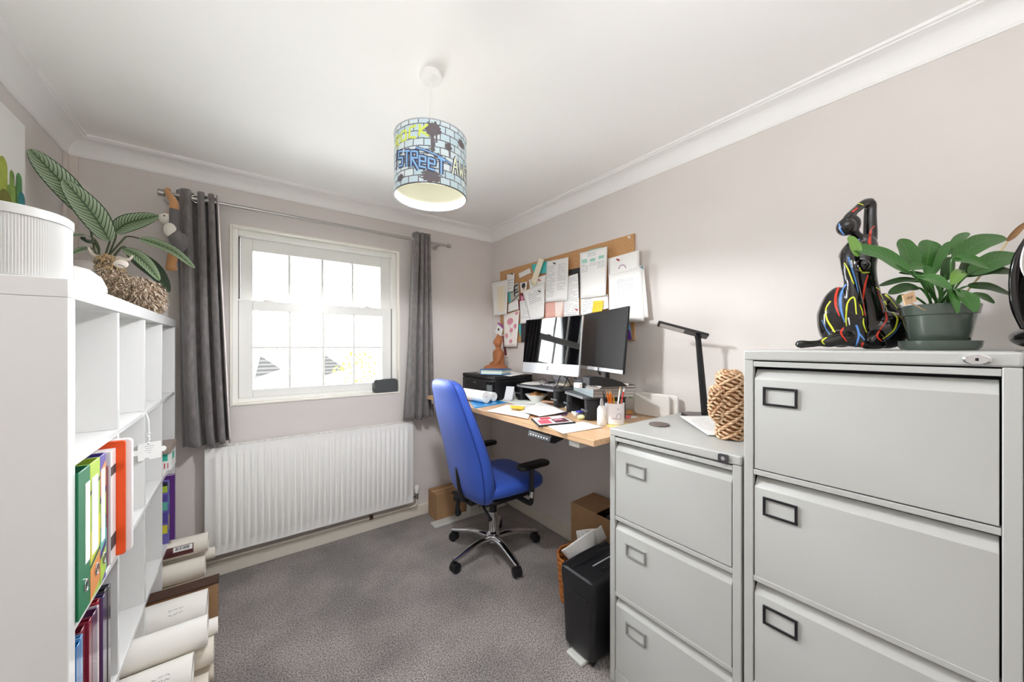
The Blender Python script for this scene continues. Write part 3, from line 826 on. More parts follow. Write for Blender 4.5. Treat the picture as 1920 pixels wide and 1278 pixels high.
# ------------------------------------------------------------------ sheets of paper
def sheet(name, label, cat, P4, curl=.004, m=m_paper, rows=(), loc=None, group=None, pm=None, nrm=None, warp=None, th=.0006, shapes=()):
    """one sheet through four corner points TL TR BR BL; rows = printed blocks (u0,u1,v0,v1,n)"""
    tl, tr, br, bl = [Vector(p) for p in P4]
    n = ((tr - tl).cross(bl - tl)).normalized() if nrm is None else Vector(nrm)
    rnd = random.Random(label)
    ph = rnd.uniform(0, 6)
    def f(u, v, off=0.0):
        p = tl.lerp(tr, u).lerp(bl.lerp(br, u), v)
        w = warp(u, v) if warp else curl * (math.sin(3.0 * u + ph) * .5 + .9 * v * v)
        return p + n * (abs(w) + off)
    c = (tl + tr + br + bl) / 4
    o = single(name, MB().grid(lambda a, b: f(a, b), 10, 10), m, label, cat, loc or c, group, solid=th, ang=0)
    if rows:
        b = MB()
        for blk in rows:
            u0, u1, v0, v1, k = blk[:5]
            for i in range(k):
                v = lerp(v0, v1, (i + .2) / k); h = (v1 - v0) / k * .32
                u = u0
                while u < u1 - .02:
                    w = rnd.uniform(.05, .16)
                    e = min(u + w, u1)
                    if rnd.random() < .9 and not (i % 4 == 3 and u > lerp(u0, u1, .6)):
                        st = 2; q = []
                        for a in range(st + 1): q.append((f(lerp(u, e, a / st), v, .0009), f(lerp(u, e, a / st), v + h, .0009)))
                        for a in range(st): b.add([q[a][0], q[a + 1][0], q[a + 1][1], q[a][1]], [(0, 1, 2, 3)])
                    u = e + .018
        part('printed_text', b, pm or m_ink, o, smooth=False)
    for nm, mm, polys in shapes:
        for poly in polys:
            part(nm.rstrip('s') if len(polys) > 1 else nm, MB().add([f(u, v, .0012) for u, v in poly], [tuple(range(len(poly)))]), mm, o, smooth=False)
    return o
def rect(u0, u1, v0, v1): return [(u0, v0), (u1, v0), (u1, v1), (u0, v1)]
def disc(u, v, ru, rv, n=14): return [(u + ru * math.cos(2 * PI * i / n), v + rv * math.sin(2 * PI * i / n)) for i in range(n)]

# ------------------------------------------------------------------ cork board and what is pinned to it
CX = 1.788
def b4(x, y, k=0): return onX(860 + x * .23477, 420 + y * .23474, CX - .002 - .0045 * k)
def q4(k, *pts): return [b4(x, y, k) for x, y in pts]
single('cork_board', MB().box(CX, XR - .0005, 1.213, 2.545, 1.364, 1.976), m_cork, 'long cork pin board on the right wall above the monitors', 'pin board', (1.79, 1.88, 1.364), bev=.0015)
mt = lambda n, c, **k: mat(n, c, k.pop('rough', .7), **k)
teal = mt('teal_card', '#4fc3c0'); blackc = mt('charcoal_card', '#3f3b40'); cream = mt('cream_tint', '#f4ead2'); pink = mt('pink_paper', '#eebfb0'); yel = mt('yellow_note', '#f7cb3c')
pinkp = mt('pink_print', '#d98fa0'); red = mt('red_print', '#c23a4a'); mint = mt('mint_print', '#9fd3c4'); maroon = mt('maroon_card', '#7e3038'); purple = mt('purple_card', '#6a3f98'); skyb = mt('sky_card', '#7fb4e6')
G = 'papers pinned to the cork board'
def pinned(label, k, pts, **kw):
    kw.setdefault('cat', 'paper')
    return sheet(kw.pop('name', 'pinned_sheet'), label, kw.pop('cat'), q4(k, *pts), nrm=(-1, 0, 0), group=G, **kw)
pinned('dark grey card half hidden behind the typed list on the cork board', 0, [(880, 365), (972, 345), (968, 590), (880, 590)], m=blackc, curl=0, name='pinned_card', cat='card')
pinned('teal card pinned slanting near the top of the cork board', 1, [(580, 325), (725, 290), (700, 390), (600, 400)], m=teal, curl=.001, name='pinned_card', cat='card')
pinned('small white slip pinned slanting at the top left of the cork board', 1, [(478, 395), (568, 350), (580, 388), (486, 432)], curl=.001)
pinned('grey card with black sketched trees and teal edge on the cork board', 1, [(395, 500), (476, 462), (486, 600), (400, 632)], curl=.001, m=mt('grey_card', '#c4c0b4'), name='pinned_card', cat='card',
       shapes=[('printed_edge', teal, [rect(.0, .22, .28, .98)]), ('sketch', m_inkd, [rect(.5, .95, .12, .2), rect(.55, .66, .2, .75), rect(.3, .9, .35, .42), rect(.62, .98, .5, .58), [(.3, .95), (.98, .7), (.98, .76), (.3, 1.0)]])])
pinned('dark red card peeping out beside the tree sketch on the cork board', 1, [(478, 560), (525, 545), (520, 690), (478, 690)], m=maroon, curl=.001, name='pinned_card', cat='card', shapes=[('printed_patch', pinkp, [[(.4, .1), (.95, .25), (.9, .5), (.45, .45)]])])
pinned('small picture of a person with dark hair on the cork board', 2, [(490, 470), (548, 458), (540, 540), (498, 548)], curl=.001, name='pinned_picture', cat='picture',
       shapes=[('printed_hair', m_inkd, [disc(.5, .35, .3, .28)]), ('printed_patch', mt('print_skin', '#d3a98c'), [disc(.55, .62, .16, .2)])])
pinned('white half sheet hanging below the cork board sketches, behind the tilted sheet', 2, [(490, 615), (570, 600), (578, 785), (492, 795)], rows=[(.1, .9, .08, .8, 9)])
pinned('white sheet with a red pin behind the slanted paper strip', 2, [(560, 445), (700, 402), (694, 520), (572, 535)], curl=.002)
pinned('mint card peeping out above the sheet with green stamps', 2, [(1040, 206), (1140, 183), (1140, 240), (1040, 262)], m=mint, curl=.0, name='pinned_card', cat='card')
pinned('narrow white slip with black pin near the left end of the cork board', 3, [(385, 402), (447, 390), (440, 535), (390, 545)], curl=.002, rows=[(.1, .9, .3, .9, 4)])
pinned('small white slip under the tree sketch at the left of the cork board', 2, [(396, 640), (472, 600), (480, 680), (392, 706)], curl=.002)
pinned('large cream-tinted letter pinned at the far left of the cork board', 3, [(265, 470), (395, 442), (395, 720), (280, 733)], curl=.012, shapes=[('yellow_tint', cream, [rect(.35, .85, .15, .9)])], rows=[(.38, .85, .2, .85, 10)], pm=mt('faint_print', '#dccfb2'))
pinned('salmon pink sheet pinned under the two-column list', 3, [(690, 620), (840, 612), (832, 742), (688, 752)], m=pink, curl=.002, rows=[(.05, .9, .1, .95, 7)], pm=mt('salmon_print', '#d99c90'), shapes=[('pale_flap', mt('pale_flap', '#f6e6de'), [[(.55, .05), (.98, .0), (.9, .95), (.62, .95)]])])
pinned('typed list sheet pinned right of the two-column list', 3, [(838, 425), (953, 393), (965, 740), (838, 752)], curl=.003, rows=[(.06, .94, .06, .95, 22)])
pinned('white printed sheet below the sheet with green stamps', 3, [(975, 590), (1192, 560), (1198, 672), (975, 732)], curl=.002, rows=[(.08, .45, .1, .9, 6)])
pinned('white photo strip hanging on the wall at the lower left of the cork board', 1, [(345, 880), (366, 884), (393, 1060), (368, 1064)], curl=.001, name='photo_strip', cat='photo', shapes=[('photo_print', maroon, [rect(.05, .9, .05, .93)])])
pinned('small birdhouse-shaped card with purple roof above the terracotta statue', 4, [(312, 790), (362, 815), (340, 898), (288, 866)], curl=.001, name='birdhouse_card', cat='card',
       shapes=[('purple_roof', mt('purple_roof', '#a05a92'), [[(-.02, -.08), (1.05, -.08), (1.05, .28), (-.02, .05)]]), ('printed_heart', m_inkd, [disc(.4, .52, .12, .14)])])
pinned('teal strip below the tilted sheet at the foot of the cork board', 1, [(478, 800), (497, 792), (496, 905), (482, 860)], m=teal, curl=0, name='pinned_card', cat='card')
pinned('black card beside the left monitor at the foot of the cork board', 1, [(498, 800), (545, 790), (540, 935), (498, 942)], m=blackc, curl=0, name='pinned_card', cat='card')
pinned('purple and blue picture card at the lower right end of the cork board', 1, [(1318, 790), (1366, 785), (1384, 920), (1316, 928)], m=skyb, curl=0, name='pinned_card', cat='card', shapes=[('printed_figure', purple, [[(.1, .55), (.9, .4), (1, 1), (.05, 1)], [(.2, .3), (.6, .2), (.7, .5), (.3, .55)]])])
pinned('long slanted cream paper strip pinned over the teal card', 4, [(645, 268), (684, 285), (615, 498), (572, 470)], m=cream, curl=.006, name='paper_strip')
pinned('white tilted sheet with black pin left of the two-column list', 4, [(512, 540), (690, 462), (686, 742), (575, 788)], curl=.006, rows=[(.2, .85, .12, .5, 6)])
pinned('children-style drawing of pink trees hanging at the lower left of the cork board', 5, [(358, 728), (486, 686), (462, 978), (366, 980)], curl=.004, name='drawing', cat='drawing', m=mt('drawing_paper', '#efe9e2'),
       shapes=[('pink_trees', pinkp, [disc(.45, .25, .2, .1), disc(.8, .42, .11, .07), disc(.55, .52, .12, .07), disc(.22, .66, .11, .08), disc(.55, .84, .12, .06), disc(.85, .06, .1, .05)]),
               ('tree_trunks', m_ink, [rect(.53, .56, .56, .68), rect(.79, .81, .47, .55), rect(.43, .46, .33, .45), rect(.54, .57, .86, .95), rect(.2, .23, .7, .78)])])
pinned('two-column printed list with black pin in the middle of the cork board', 5, [(705, 300), (878, 263), (868, 611), (692, 623)], curl=.004, rows=[(.08, .42, .12, .9, 20), (.55, .9, .12, .75, 17)])
pinned('white sheet with a pink pencil drawing under a red pin on the cork board', 4, [(1190, 277), (1443, 206), (1446, 420), (1196, 420)], curl=.003, name='drawing', cat='drawing',
       shapes=[('pencil_arch', mt('mauve_pencil', '#b9a0b4'), [[(.36 + .13 * math.cos(a) * k + .12, .64 - .2 * math.sin(a) * k) for k, a in [(1, PI * t / 10) for t in range(11)] + [(.72, PI - PI * t / 10) for t in range(11)]]])])
pinned('rearmost white sheet overhanging the right end of the cork board', 5, [(1230, 400), (1478, 326), (1520, 745), (1260, 780)], curl=.004, shapes=[('teal_corner', mt('teal_corner', '#7f9aa5'), [[(.86, .02), (.99, .0), (.99, .09)]])])
pinned('typed letter on top at the right end of the cork board', 6, [(1198, 405), (1463, 352), (1485, 776), (1205, 790)], curl=.005, rows=[(.27, .76, .14, .62, 20)])
pinned('long sheet with green stamps pinned highest on the cork board', 6, [(970, 231), (1190, 178), (1180, 571), (974, 594)], curl=.005, rows=[(.3, .62, .05, .14, 2), (.05, .3, .27, .45, 5), (.38, .62, .27, .34, 2), (.66, .92, .27, .42, 4)],
       shapes=[('green_stamps', mint, [rect(.08, .28, .16, .24), rect(.38, .58, .18, .24), rect(.7, .9, .16, .22)])])
pinned('yellow sticky note below the sheet with green stamps', 5, [(1075, 614), (1156, 610), (1148, 694), (1068, 708)], m=yel, curl=.004, name='sticky_note', cat='note', rows=[(.1, .8, .2, .7, 3)], pm=mt('note_print', '#d9a92a'))
def pin(x, y, k, m, label):
    p = b4(x, y, k); x0 = p.x
    b = MB().tube([(x0, p.y, p.z), (x0 - .004, p.y, p.z), (x0 - .0045, p.y, p.z), (x0 - .013, p.y, p.z + .002), (x0 - .016, p.y, p.z + .0025)], [.0055, .0055, .0032, .0034, .0055], 12)
    single('push_pin', b, m, label, 'push pin', p, 'push pins on the cork board')
pin(430, 398, 3.6, m_black, 'black push pin in the narrow white slip'); pin(770, 315, 6, m_black, 'black push pin in the two-column list'); pin(650, 538, 5.2, m_black, 'black push pin in the white tilted sheet')
pin(650, 448, 2.8, red, 'red push pin beside the slanted cream strip'); pin(1278, 287, 5, red, 'red push pin above the pink pencil drawing'); pin(947, 684, 4, red, 'red push pin in the typed list sheet')
pin(523, 453, 3, yel, 'yellow push pin above the dark-haired person picture'); pin(1370, 110, 0, m_whitep, 'white push pin in the bare top right corner of the cork')

# ------------------------------------------------------------------ on the desk
def frame_at(A, B, tilt):
    """matrix: x along A->B (seen left to right), y towards the viewer side, z up tilted back"""
    A, B = Vector(A), Vector(B); x = (B - A).normalized(); n = Vector((x.y, -x.x, 0)).normalized()   # right of A->B
    z = Vector((0, 0, 1)); n2 = (n * math.cos(tilt) + z * math.sin(tilt)).normalized(); z2 = x.cross(n2) * -1
    if z2.z < 0: z2 = -z2
    M = Matrix((x, n2, z2)).transposed().to_4x4(); M.translation = (A + B) / 2
    return M, (B - A).length
m_screen = mat('glossy_screen', '#050507', .03, spec=.7)
m_matte = mat('matte_screen', '#1d1d1f', .32, spec=.5)
m_alu = mat('aluminium', '#d3d4d8', .34, .15)
def imac():
    A, B = (1.595, 1.995, 1.146), (1.588, 1.455, 1.146)
    M, w = frame_at(A, B, math.radians(5.5)); H = .375; hw = w / 2
    r = thing('desktop_computer', 'silver all-in-one desktop computer with glossy screen reflecting the window', 'computer', (1.66, 1.72, 1.071))
    part('housing', MB().prism(rrect(w, H, .012, 4, 0, H / 2), -.014, 0, 'y', M=M), m_alu, r, bev=.003)
    part('screen', MB().box(-hw + .002, hw - .002, .0002, .0022, .072, H - .002, M=M), m_screen, r, bev=.0008)
    part('logo', MB().tube([M @ Vector((-.002 + .0085 * math.cos(a), .0012, .040 + .0095 * math.sin(a))) for a in [math.radians(40 + 280 * i / 14) for i in range(15)]], .0019, 6).tube([M @ Vector((-.001, .0012, .049)), M @ Vector((.002, .0012, .053))], .0012, 6), mat('slate_mark', '#454a60', .5), r, 'small grey logo on the silver chin')
    b = MB().box(-.065, .065, -.10, -.016, .06, .30, M=M)
    st = MB().prism([(1.625, 1.15), (1.66, 1.28), (1.672, 1.28), (1.74, 1.075), (1.732, 1.0715), (1.60, 1.0715), (1.60, 1.0765), (1.718, 1.0765), (1.662, 1.245), (1.634, 1.15)], 1.66, 1.79, 'y')
    part('stand', st, m_alu, r, bev=.002)
imac()
def monitor():
    A, B = (1.735, 1.575, 1.190), (1.520, 1.095, 1.190)
    M, w = frame_at(A, B, math.radians(5)); H = .345; hw = w / 2
    r = thing('monitor', 'black flat monitor with matte screen and silver bottom strip on the stacked books', 'monitor', (1.66, 1.31, 1.141))
    part('housing', MB().box(-hw, hw, -.012, 0, 0, H, M=M).box(-.12, .12, -.04, -.0125, .06, .25, M=M), m_black, r, bev=.002)
    part('screen', MB().box(-hw + .003, hw - .004, .0002, .0015, .021, H - .003, M=M), m_matte, r)
    part('bottom_strip', MB().box(-hw, hw, .0002, .003, .0, .020, M=M), m_alu, r, bev=.001)
    c = M @ Vector((0, -.03, .10)); 
    legs = MB()
    for sx in (-.09, .09):
        f_ = M @ Vector((sx, .03, 0)); k_ = M @ Vector((sx, -.05, 0))
    part('neck', MB().tube([M @ Vector((0, -.045, .12)), M @ Vector((0, -.055, -.02)), (M @ Vector((0, -.055, 0))).xy.to_3d() + Vector((0, 0, 1.1475))], .014, 12), m_black, r)
    p0 = (M @ Vector((0, -.055, 0))).xy.to_3d() + Vector((0, 0, 1.145))
    for sx in (-.085, .085):
        e = (M @ Vector((sx, .035, 0))).xy.to_3d() + Vector((0, 0, 1.145))
        part('stand_leg', MB().tube([p0, e], [.008, .006], 10, flat=.5), m_brush, r)
monitor()

def riser(label, A, B, zt, dep):
    """black monitor riser: A,B front corners (left, right)"""
    A, B = Vector((*A, 0)), Vector((*B, 0)); x = (B - A).normalized(); n = Vector((-x.y, x.x, 0)) * -1
    if n.x < 0 and abs(n.x) > abs(n.y): n = -n
    w = (B - A).length
    M = Matrix((x, n, Vector((0, 0, 1)))).transposed().to_4x4()
    if M.determinant() < 0:
        pass
    M.translation = A
    c = (A + B) / 2 + n * dep / 2
    r = thing('monitor_riser', label, 'monitor riser', (c.x, c.y, DZ), 'monitor risers')
    part('platform', MB().prism(rrect(w, dep, .03, 6, w / 2, dep / 2), zt - .014, zt, 'z', M=M), mat('riser_top', '#39393c', .45), r, bev=.003)
    part('front_trim', MB().box(.03, w - .03, -.004, .001, zt - .0145, zt - .002, M=M), mat('riser_trim', '#9c9ea2', .3, .6), r, bev=.001)
    for a, b in ((.004, .055), (w - .055, w - .004)):
        l = part('leg', MB().prism(rrect(b - a, dep - .02, .02, 5, (a + b) / 2, dep / 2), DZ + .0005, zt - .0145, 'z', M=M), m_black, r, bev=.002)
        e = a if a < w / 2 else b
        part('foot_band', MB().box((a + b) / 2 - .026, (a + b) / 2 + .026, -.0005, .0105, DZ + .045, DZ + .055, M=M), mat('riser_trim2', '#6d6f73', .3, .6), l)
    return n
nl = riser('left black monitor riser, under the silver desktop computer', (1.497, 1.955), (1.487, 1.530), 1.0705, .27)
nr = riser('right black monitor riser, under the stack of silver books', (1.461, 1.452), (1.350, 1.186), 1.0795, .24)

# stack of four silver-covered books on the right riser
def books():
    A = Vector((1.362, 1.148, 0)); x = Vector((.168, .307, 0)).normalized(); n = Vector((x.y, -x.x, 0))    # x away along the left edge
    names = ['lowest silver book in the stack under the black monitor', 'second lowest silver book in the stack under the black monitor', 'second highest silver book in the stack under the black monitor', 'topmost silver book in the stack under the black monitor']
    for i in range(4):
        z0 = 1.0805 + i * .0149
        d = A + x * random.uniform(0, .006) + n * random.uniform(-.002, .003)
        M = Matrix((x, n, Vector((0, 0, -1)))).transposed().to_4x4(); M.translation = d + Vector((0, 0, z0))
        r = thing('book', names[i], 'book', (d.x, d.y, z0), 'silver books in the stack')
        L_, W_ = .30, .215
        part('cover', MB().box(0, L_, 0, W_, -.0022, 0, M=M).box(0, L_, 0, W_, -.0142, -.012, M=M).box(0, L_, 0, .002, -.012, -.0022, M=M), mat('silver_cover', '#a9b4b7', .35, .3) if i < 3 else mat('dark_cover', '#3a3d42', .4), r)
        part('page_block', MB().box(.003, L_ - .003, .002, W_ - .004, -.0119, -.0023, M=M), mat('page_edges', '#cfc3bb', .8), r)
books()
# odds and ends on top of the books
ZT = 1.1405
def at(u, v, z): p = onZ(u, v, z); return p
p = at(1132, 724, ZT)
cs = MB().loft([[Vector((p.x + dx * .95 + .0, p.y - dx * .45, ZT + .0005)) + Vector((.35, .9, 0)).normalized() * dy + Vector((0, 0, h)) for dy, h in ((-.035, 0), (.035, 0), (.033, hh), (-.033, hh))] for dx, hh in [(-.085, .045), (-.06, .050), (-.02, .046), (.03, .036), (.07, .022), (.095, .006)]])
single('headset_case', cs, m_black, 'black curved case lying on the stack of silver books', 'case', (p.x, p.y, ZT), bev=.006)
p = at(1112, 728, ZT)
t = thing('coin_dish', 'silver coin dish in front of the black curved case', 'dish', (p.x, p.y, ZT + .0003))
part('dish', MB().lathe([(.0, .0), (.030, 0), (.038, .009), (.036, .009), (.028, .003), (.0, .003)], 30, c=(p.x, p.y, ZT + .0003), caps=(False, False)), m_alu, t)
part('coins', MB().lathe([(.0, .003), (.022, .003), (.022, .008), (.0, .008)], 24, c=(p.x, p.y, ZT + .0005), caps=(False, False)).lathe([(.0, 0), (.011, 0), (.011, .003), (.0, .003)], 18, c=(p.x + .006, p.y + .004, ZT + .0088), caps=(False, False)), m_brush, t)
p = at(1084, 727, ZT); single('sharpener', MB().box(p.x - .012, p.x + .012, p.y - .018, p.y + .018, ZT + .0003, ZT + .024), m_whitep, 'white pencil sharpener at the left corner of the silver books', 'sharpener', (p.x, p.y, ZT), bev=.004)
p = at(1094, 727, ZT); single('round_cap', MB().lathe([(.0, .0), (.012, 0), (.013, .02), (.010, .024), (.0, .024)], 20, c=(p.x, p.y, ZT + .0003), caps=(False, False)), m_blackg, 'small black round cap beside the white sharpener', 'cap', (p.x, p.y, ZT))
p = at(1100, 721, ZT) ; single('tape_roll', MB().tube([Vector((p.x, p.y, ZT + .019)) + Vector((.3, .95, 0)).normalized() * .014 * math.cos(a) + Vector((0, 0, .014 * math.sin(a))) for a in [2 * PI * i / 24 for i in range(24)]], .005, 8, closed=True), yel, 'yellow tape roll standing on the silver books', 'tape', (p.x, p.y, ZT))
p = at(1160, 722, ZT); single('pocket_notebook', MB().box(p.x - .04, p.x + .04, p.y - .03, p.y + .03, ZT + .0003, ZT + .008, M=None), m_whitep, 'small white notebook right of the black curved case', 'notebook', (p.x, p.y, ZT), bev=.002)
p = onD(1122, 702, 2.02)
single('monitor_cable', MB().tube(spline([(p.x + .0, p.y, 1.215), (p.x - .006, p.y - .004, 1.195), (p.x - .004, p.y - .01, 1.178), (p.x + .008, p.y - .008, 1.172), (p.x + .02, p.y + .01, 1.19)], 6), .0045, 8), m_black, 'black plug and cable hanging behind the matte monitor', 'cable', (p.x, p.y, 1.172))

# things on the left riser
z = 1.0712
sheet('paper_sheet', 'white sheet lying on the left monitor riser under the glasses', 'paper', [onZ(985, 716, z), onZ(1026, 712, z), onZ(1040, 725, z), onZ(975, 719, z)], curl=.002)
def glasses():
    c = onZ(1026, 722, z)
    M = rotz(math.radians(-72), (c.x, c.y, z + .0)) 
    r = thing('reading_glasses', 'dark-framed reading glasses lying on the white sheet on the left riser', 'glasses', (c.x, c.y, z))
    b = MB(); lens = MB()
    for sx in (-.032, .032):
        ring = [M @ Vector((sx + .027 * math.cos(a), 0, .024 + .021 * math.sin(a))) for a in [2 * PI * i / 26 for i in range(26)]]
        b.tube(ring, .0018, 6, closed=True)
        lens.add(ring, [tuple(range(26))])
    b.tube([M @ Vector((-.006, 0, .030)), M @ Vector((0, 0, .033)), M @ Vector((.006, 0, .030))], .0016, 6)
    part('rim', b, mat('plum_frame', '#3a2230', .3), r); part('lens', lens, m_glass, r)
    for sx in (-1, 1):
        part('temple', MB().tube(spline([M @ Vector((sx * .060, 0, .034)), M @ Vector((sx * .062, .07, .030)), M @ Vector((sx * .058, .115, .006))], 5), .0016, 6), mat('plum_frame', '#3a2230', .3), r)
glasses()
c = onZ(1035, 717, z); single('mouse', MB().ell((c.x, c.y, z + .0165), (.045, .028, .016)), m_whitep, 'white computer mouse behind the reading glasses', 'mouse', (c.x, c.y, z))
for (u1, v1, u2, v2, lb) in ((1040, 727, 1052, 703, 'left black cable looping under the silver computer'), (1052, 729, 1068, 702, 'right black cable looping under the silver computer')):
    a, e = onZ(u1, v1, z + .005), onD(u2, v2, 2.25)
    single('cable', MB().tube(spline([a, a.lerp(e, .45) + Vector((0, 0, -.012)), e, e + Vector((.04, -.02, -.03)), e + Vector((.08, -.02, -.085))], 8), .003, 8), m_black, lb, 'cable', a)
c = onZ(1062, 722, z)
for i, lb in enumerate(('lower cream notebook on the left riser beside the cables', 'upper cream notebook on the left riser beside the cables')):
    single('notebook', MB().box(c.x - .055 + i * .006, c.x + .065, c.y - .05, c.y + .055 - i * .01, z + .0003 + i * .0075, z + .0070 + i * .0075), mat('cream_cover', '#e9dfc8', .6), lb, 'notebook', (c.x, c.y, z), bev=.002)
c = onZ(1046, 727, z); single('card_reader', MB().box(c.x - .02, c.x + .02, c.y - .024, c.y + .024, z + .0003, z + .014), mat('grey_device', '#5f5d5c', .5), 'small grey box at the front right corner of the left riser', 'box', (c.x, c.y, z), bev=.003)

# printer with a terracotta statue, folders and papers on it
def printer():
    x0, x1, y0, y1, z1 = 1.385, 1.72, 2.03, 2.485, 1.122
    r = thing('printer', 'black inkjet printer at the window end of the desk', 'printer', ((x0 + x1) / 2, (y0 + y1) / 2, DZ))
    part('body', MB().box(x0, x1, y0, y1, DZ + .006, z1 - .030).box(x0 + .02, x1 - .02, y0 + .02, y1 - .02, DZ, DZ + .006), m_black, r, bev=.01, seg=3)
    part('scanner_lid', MB().box(x0 - .002, x1, y0 - .001, y1 + .001, z1 - .029, z1), mat('lid_black', '#19191b', .45), r, bev=.008, seg=3)
    part('front_panel', MB().box(x0 - .006, x0 - .0005, y0 + .105, y1 - .02, DZ + .035, z1 - .036), mat('panel_black', '#242426', .3), r, bev=.003)
    part('badge', MB().box(x0 - .0072, x0 - .0062, y0 + .24, y0 + .28, z1 - .064, z1 - .055), m_brush, r)
    part('ink_tank', MB().box(x0 - .012, x0 - .0005, y0 + .012, y0 + .10, DZ + .03, z1 - .036), m_blackg, r, bev=.004)
    part('tank_window', MB().box(x0 - .0135, x0 - .0125, y0 + .022, y0 + .088, DZ + .04, z1 - .062), mat('smoked_window', '#6b6e72', .15), r)
printer()
ZP = 1.1225
sheet('paper_sheet', 'white sheet sticking out under the blue folder on the printer', 'paper', [onZ(893, 698, ZP + .001), onZ(950, 694, ZP + .001), onZ(985, 700, ZP + .001), onZ(957, 705, ZP + .001)], curl=.001)
def folder_stack():
    c = Vector((1.478, 2.155, ZP + .003))
    M = rotz(math.radians(-62), (c.x, c.y, ZP + .0035))
    r = thing('document_folder', 'blue ring folder full of papers lying on the printer', 'folder', (c.x, c.y, ZP + .0035))
    part('cover', MB().box(-.09, .09, -.075, .075, 0, .003, M=M).box(-.09, .09, -.075, .075, .036, .039, M=M).box(-.09, -.087, -.075, .075, .003, .036, M=M), mat('folder_blue', '#2f5f9e', .4), r, bev=.001)
    for i in range(3): part('page_bundle', MB().box(-.0868, .078 + .004 * i, -.07, .073, .004 + i * .0105, .013 + i * .0105, M=M), [mat('mint_pages', '#cfe6dd', .8), m_paper, mat('green_pages', '#a9c3b4', .8)][i], r)
folder_stack()
def buddha():
    c = (1.615, 2.325); s = 1.0
    M = rotz(math.radians(152), (c[0], c[1], ZP + .0005))   # faces -x
    b = MB()
    b.ell((.01, 0, .035), (.085, .105, .035)); b.ell((.055, .075, .03), (.055, .045, .028)); b.ell((.055, -.075, .03), (.055, .045, .028))
    b.tube(spline([(.0, 0, .03), (-.005, 0, .09), (-.002, 0, .15), (-.005, 0, .185)], 6), [lerp(.062, .058, i / 18) for i in range(13)] + [.058, .055, .05, .04, .03, .026], 20, flat=.75, hint=(1, 0, 0))
    for sg in (-1, 1):
        b.tube(spline([(-.005, sg * .050, .168), (0, sg * .064, .12), (.02, sg * .062, .078), (.06, sg * .025, .062)], 5), [.026, .026, .025, .025, .024, .023, .022, .022, .021, .02, .019, .018, .017, .016, .015, .014], 12)
        b.ell((-.002, sg * .036, .225), (.009, .006, .02))
    b.tube([(-.003, 0, .175), (0, 0, .21)], .022, 14)
    b.ell((.002, 0, .238), (.034, .032, .042)); b.ell((.034, 0, .236), (.008, .006, .009)); b.ell((-.004, 0, .275), (.022, .022, .02)); b.lathe([(.014, .28), (.009, .296), (.002, .306)], 14)
    for i in range(len(b.v)): b.v[i] = M @ b.v[i]
    single('buddha_statue', b, m_terra, 'terracotta seated statue with pointed topknot on the printer', 'statue', (c[0], c[1], ZP), remesh=.004)
buddha()

# paper rolls, blue folder
def roll_at(name, label, cat, end, d, length, R, hole, m=m_paper, group=None, spiral=True, rz=0):
    """hollow paper roll: end = centre of the visible end, d = unit direction into the roll"""
    d = Vector(d).normalized(); e = Vector(end)
    a = d.orthogonal().normalized() if abs(d.z) > .9 else Vector((0, 0, 1)); a = (a - d * a.dot(d)).normalized(); b_ = d.cross(a)
    def ring(r_, t): return [e + d * t + a * r_ * math.cos(2 * PI * j / 40) + b_ * r_ * math.sin(2 * PI * j / 40) for j in range(40)]
    b = MB().loft([ring(hole, length), ring(hole, 0), ring(R, 0), ring(R, length), ring(hole, length)], caps=(False, False))
    o = single(name, b, m, label, cat, e + d * length / 2 - Vector((0, 0, R)), group)
    if spiral:
        sp = MB(); pts = []; k = 90
        turns = max(2, int((R - hole) / .006))
        for i in range(k + 1):
            t = i / k; r_ = lerp(hole + .001, R - .001, t); w = 2 * PI * turns * t
            pts.append(e - d * .0004 + a * r_ * math.cos(w) + b_ * r_ * math.sin(w))
        sp.ribbon(pts, .0009, d * -1)
        part('wound_edge', sp, mat('wound_edge', '#b9b4aa', .9), o, smooth=False)
    return o
e1 = onZ(912, 740, DZ + .037); e2 = onZ(930, 741, DZ + .030)
dl = Vector((-.62, .78, 0))
sheet('plastic_wallet', 'glossy blue plastic folder under the paper rolls on the desk', 'folder', [onZ(880, 752, DZ + .002), onZ(930, 742, DZ + .002), onZ(953, 754, DZ + .002), onZ(890, 765, DZ + .002)], curl=.001, m=mat('blue_plastic', '#2f8fd0', .15), th=.003)
roll_at('paper_roll', 'larger white paper roll on the blue plastic folder on the desk', 'paper roll', (1.25, 1.93, DZ + .0425), (-.11, .99, 0), .34, .037, .007, group='paper rolls on the desk')
roll_at('paper_roll', 'smaller white paper roll beside the larger roll on the desk', 'paper roll', (1.328, 1.962, DZ + .0345), (-.11, .99, 0), .34, .0295, .009, group='paper rolls on the desk')
def phone_stand():
    c = Vector((1.455, 1.955, DZ))
    M = rotz(math.radians(-150), (c.x, c.y, DZ + .0005))
    r = thing('phone_stand', 'silver folding phone stand in front of the printer', 'phone stand', (c.x, c.y, DZ))
    part('back_plate', MB().prism([(.035, 0), (.038, 0), (-.008, .094), (-.011, .092)], -.03, .03, 'y', M=M), m_alu, r, bev=.001)
    part('prop_leg', MB().prism([(-.055, 0), (-.051, 0), (-.008, .088), (-.011, .09)], -.026, .026, 'y', M=M), m_alu, r, bev=.001)
    part('ledge', MB().box(.036, .055, -.03, .03, .006, .012, M=M), m_alu, r, bev=.001)
phone_stand()
c = onZ(935, 750, DZ)
cb = MB()
for i in range(5): cb.tube(spline([(c.x + .02 * math.cos(a + i), c.y + .028 * math.sin(a + i * .7), DZ + .004 + i * .004) for a in [2 * PI * t / 8 for t in range(8)]], 4), .0032, 6)
single('cable_coil', cb, m_black, 'tangle of black cable beside the smaller paper roll', 'cable', (c.x, c.y, DZ))
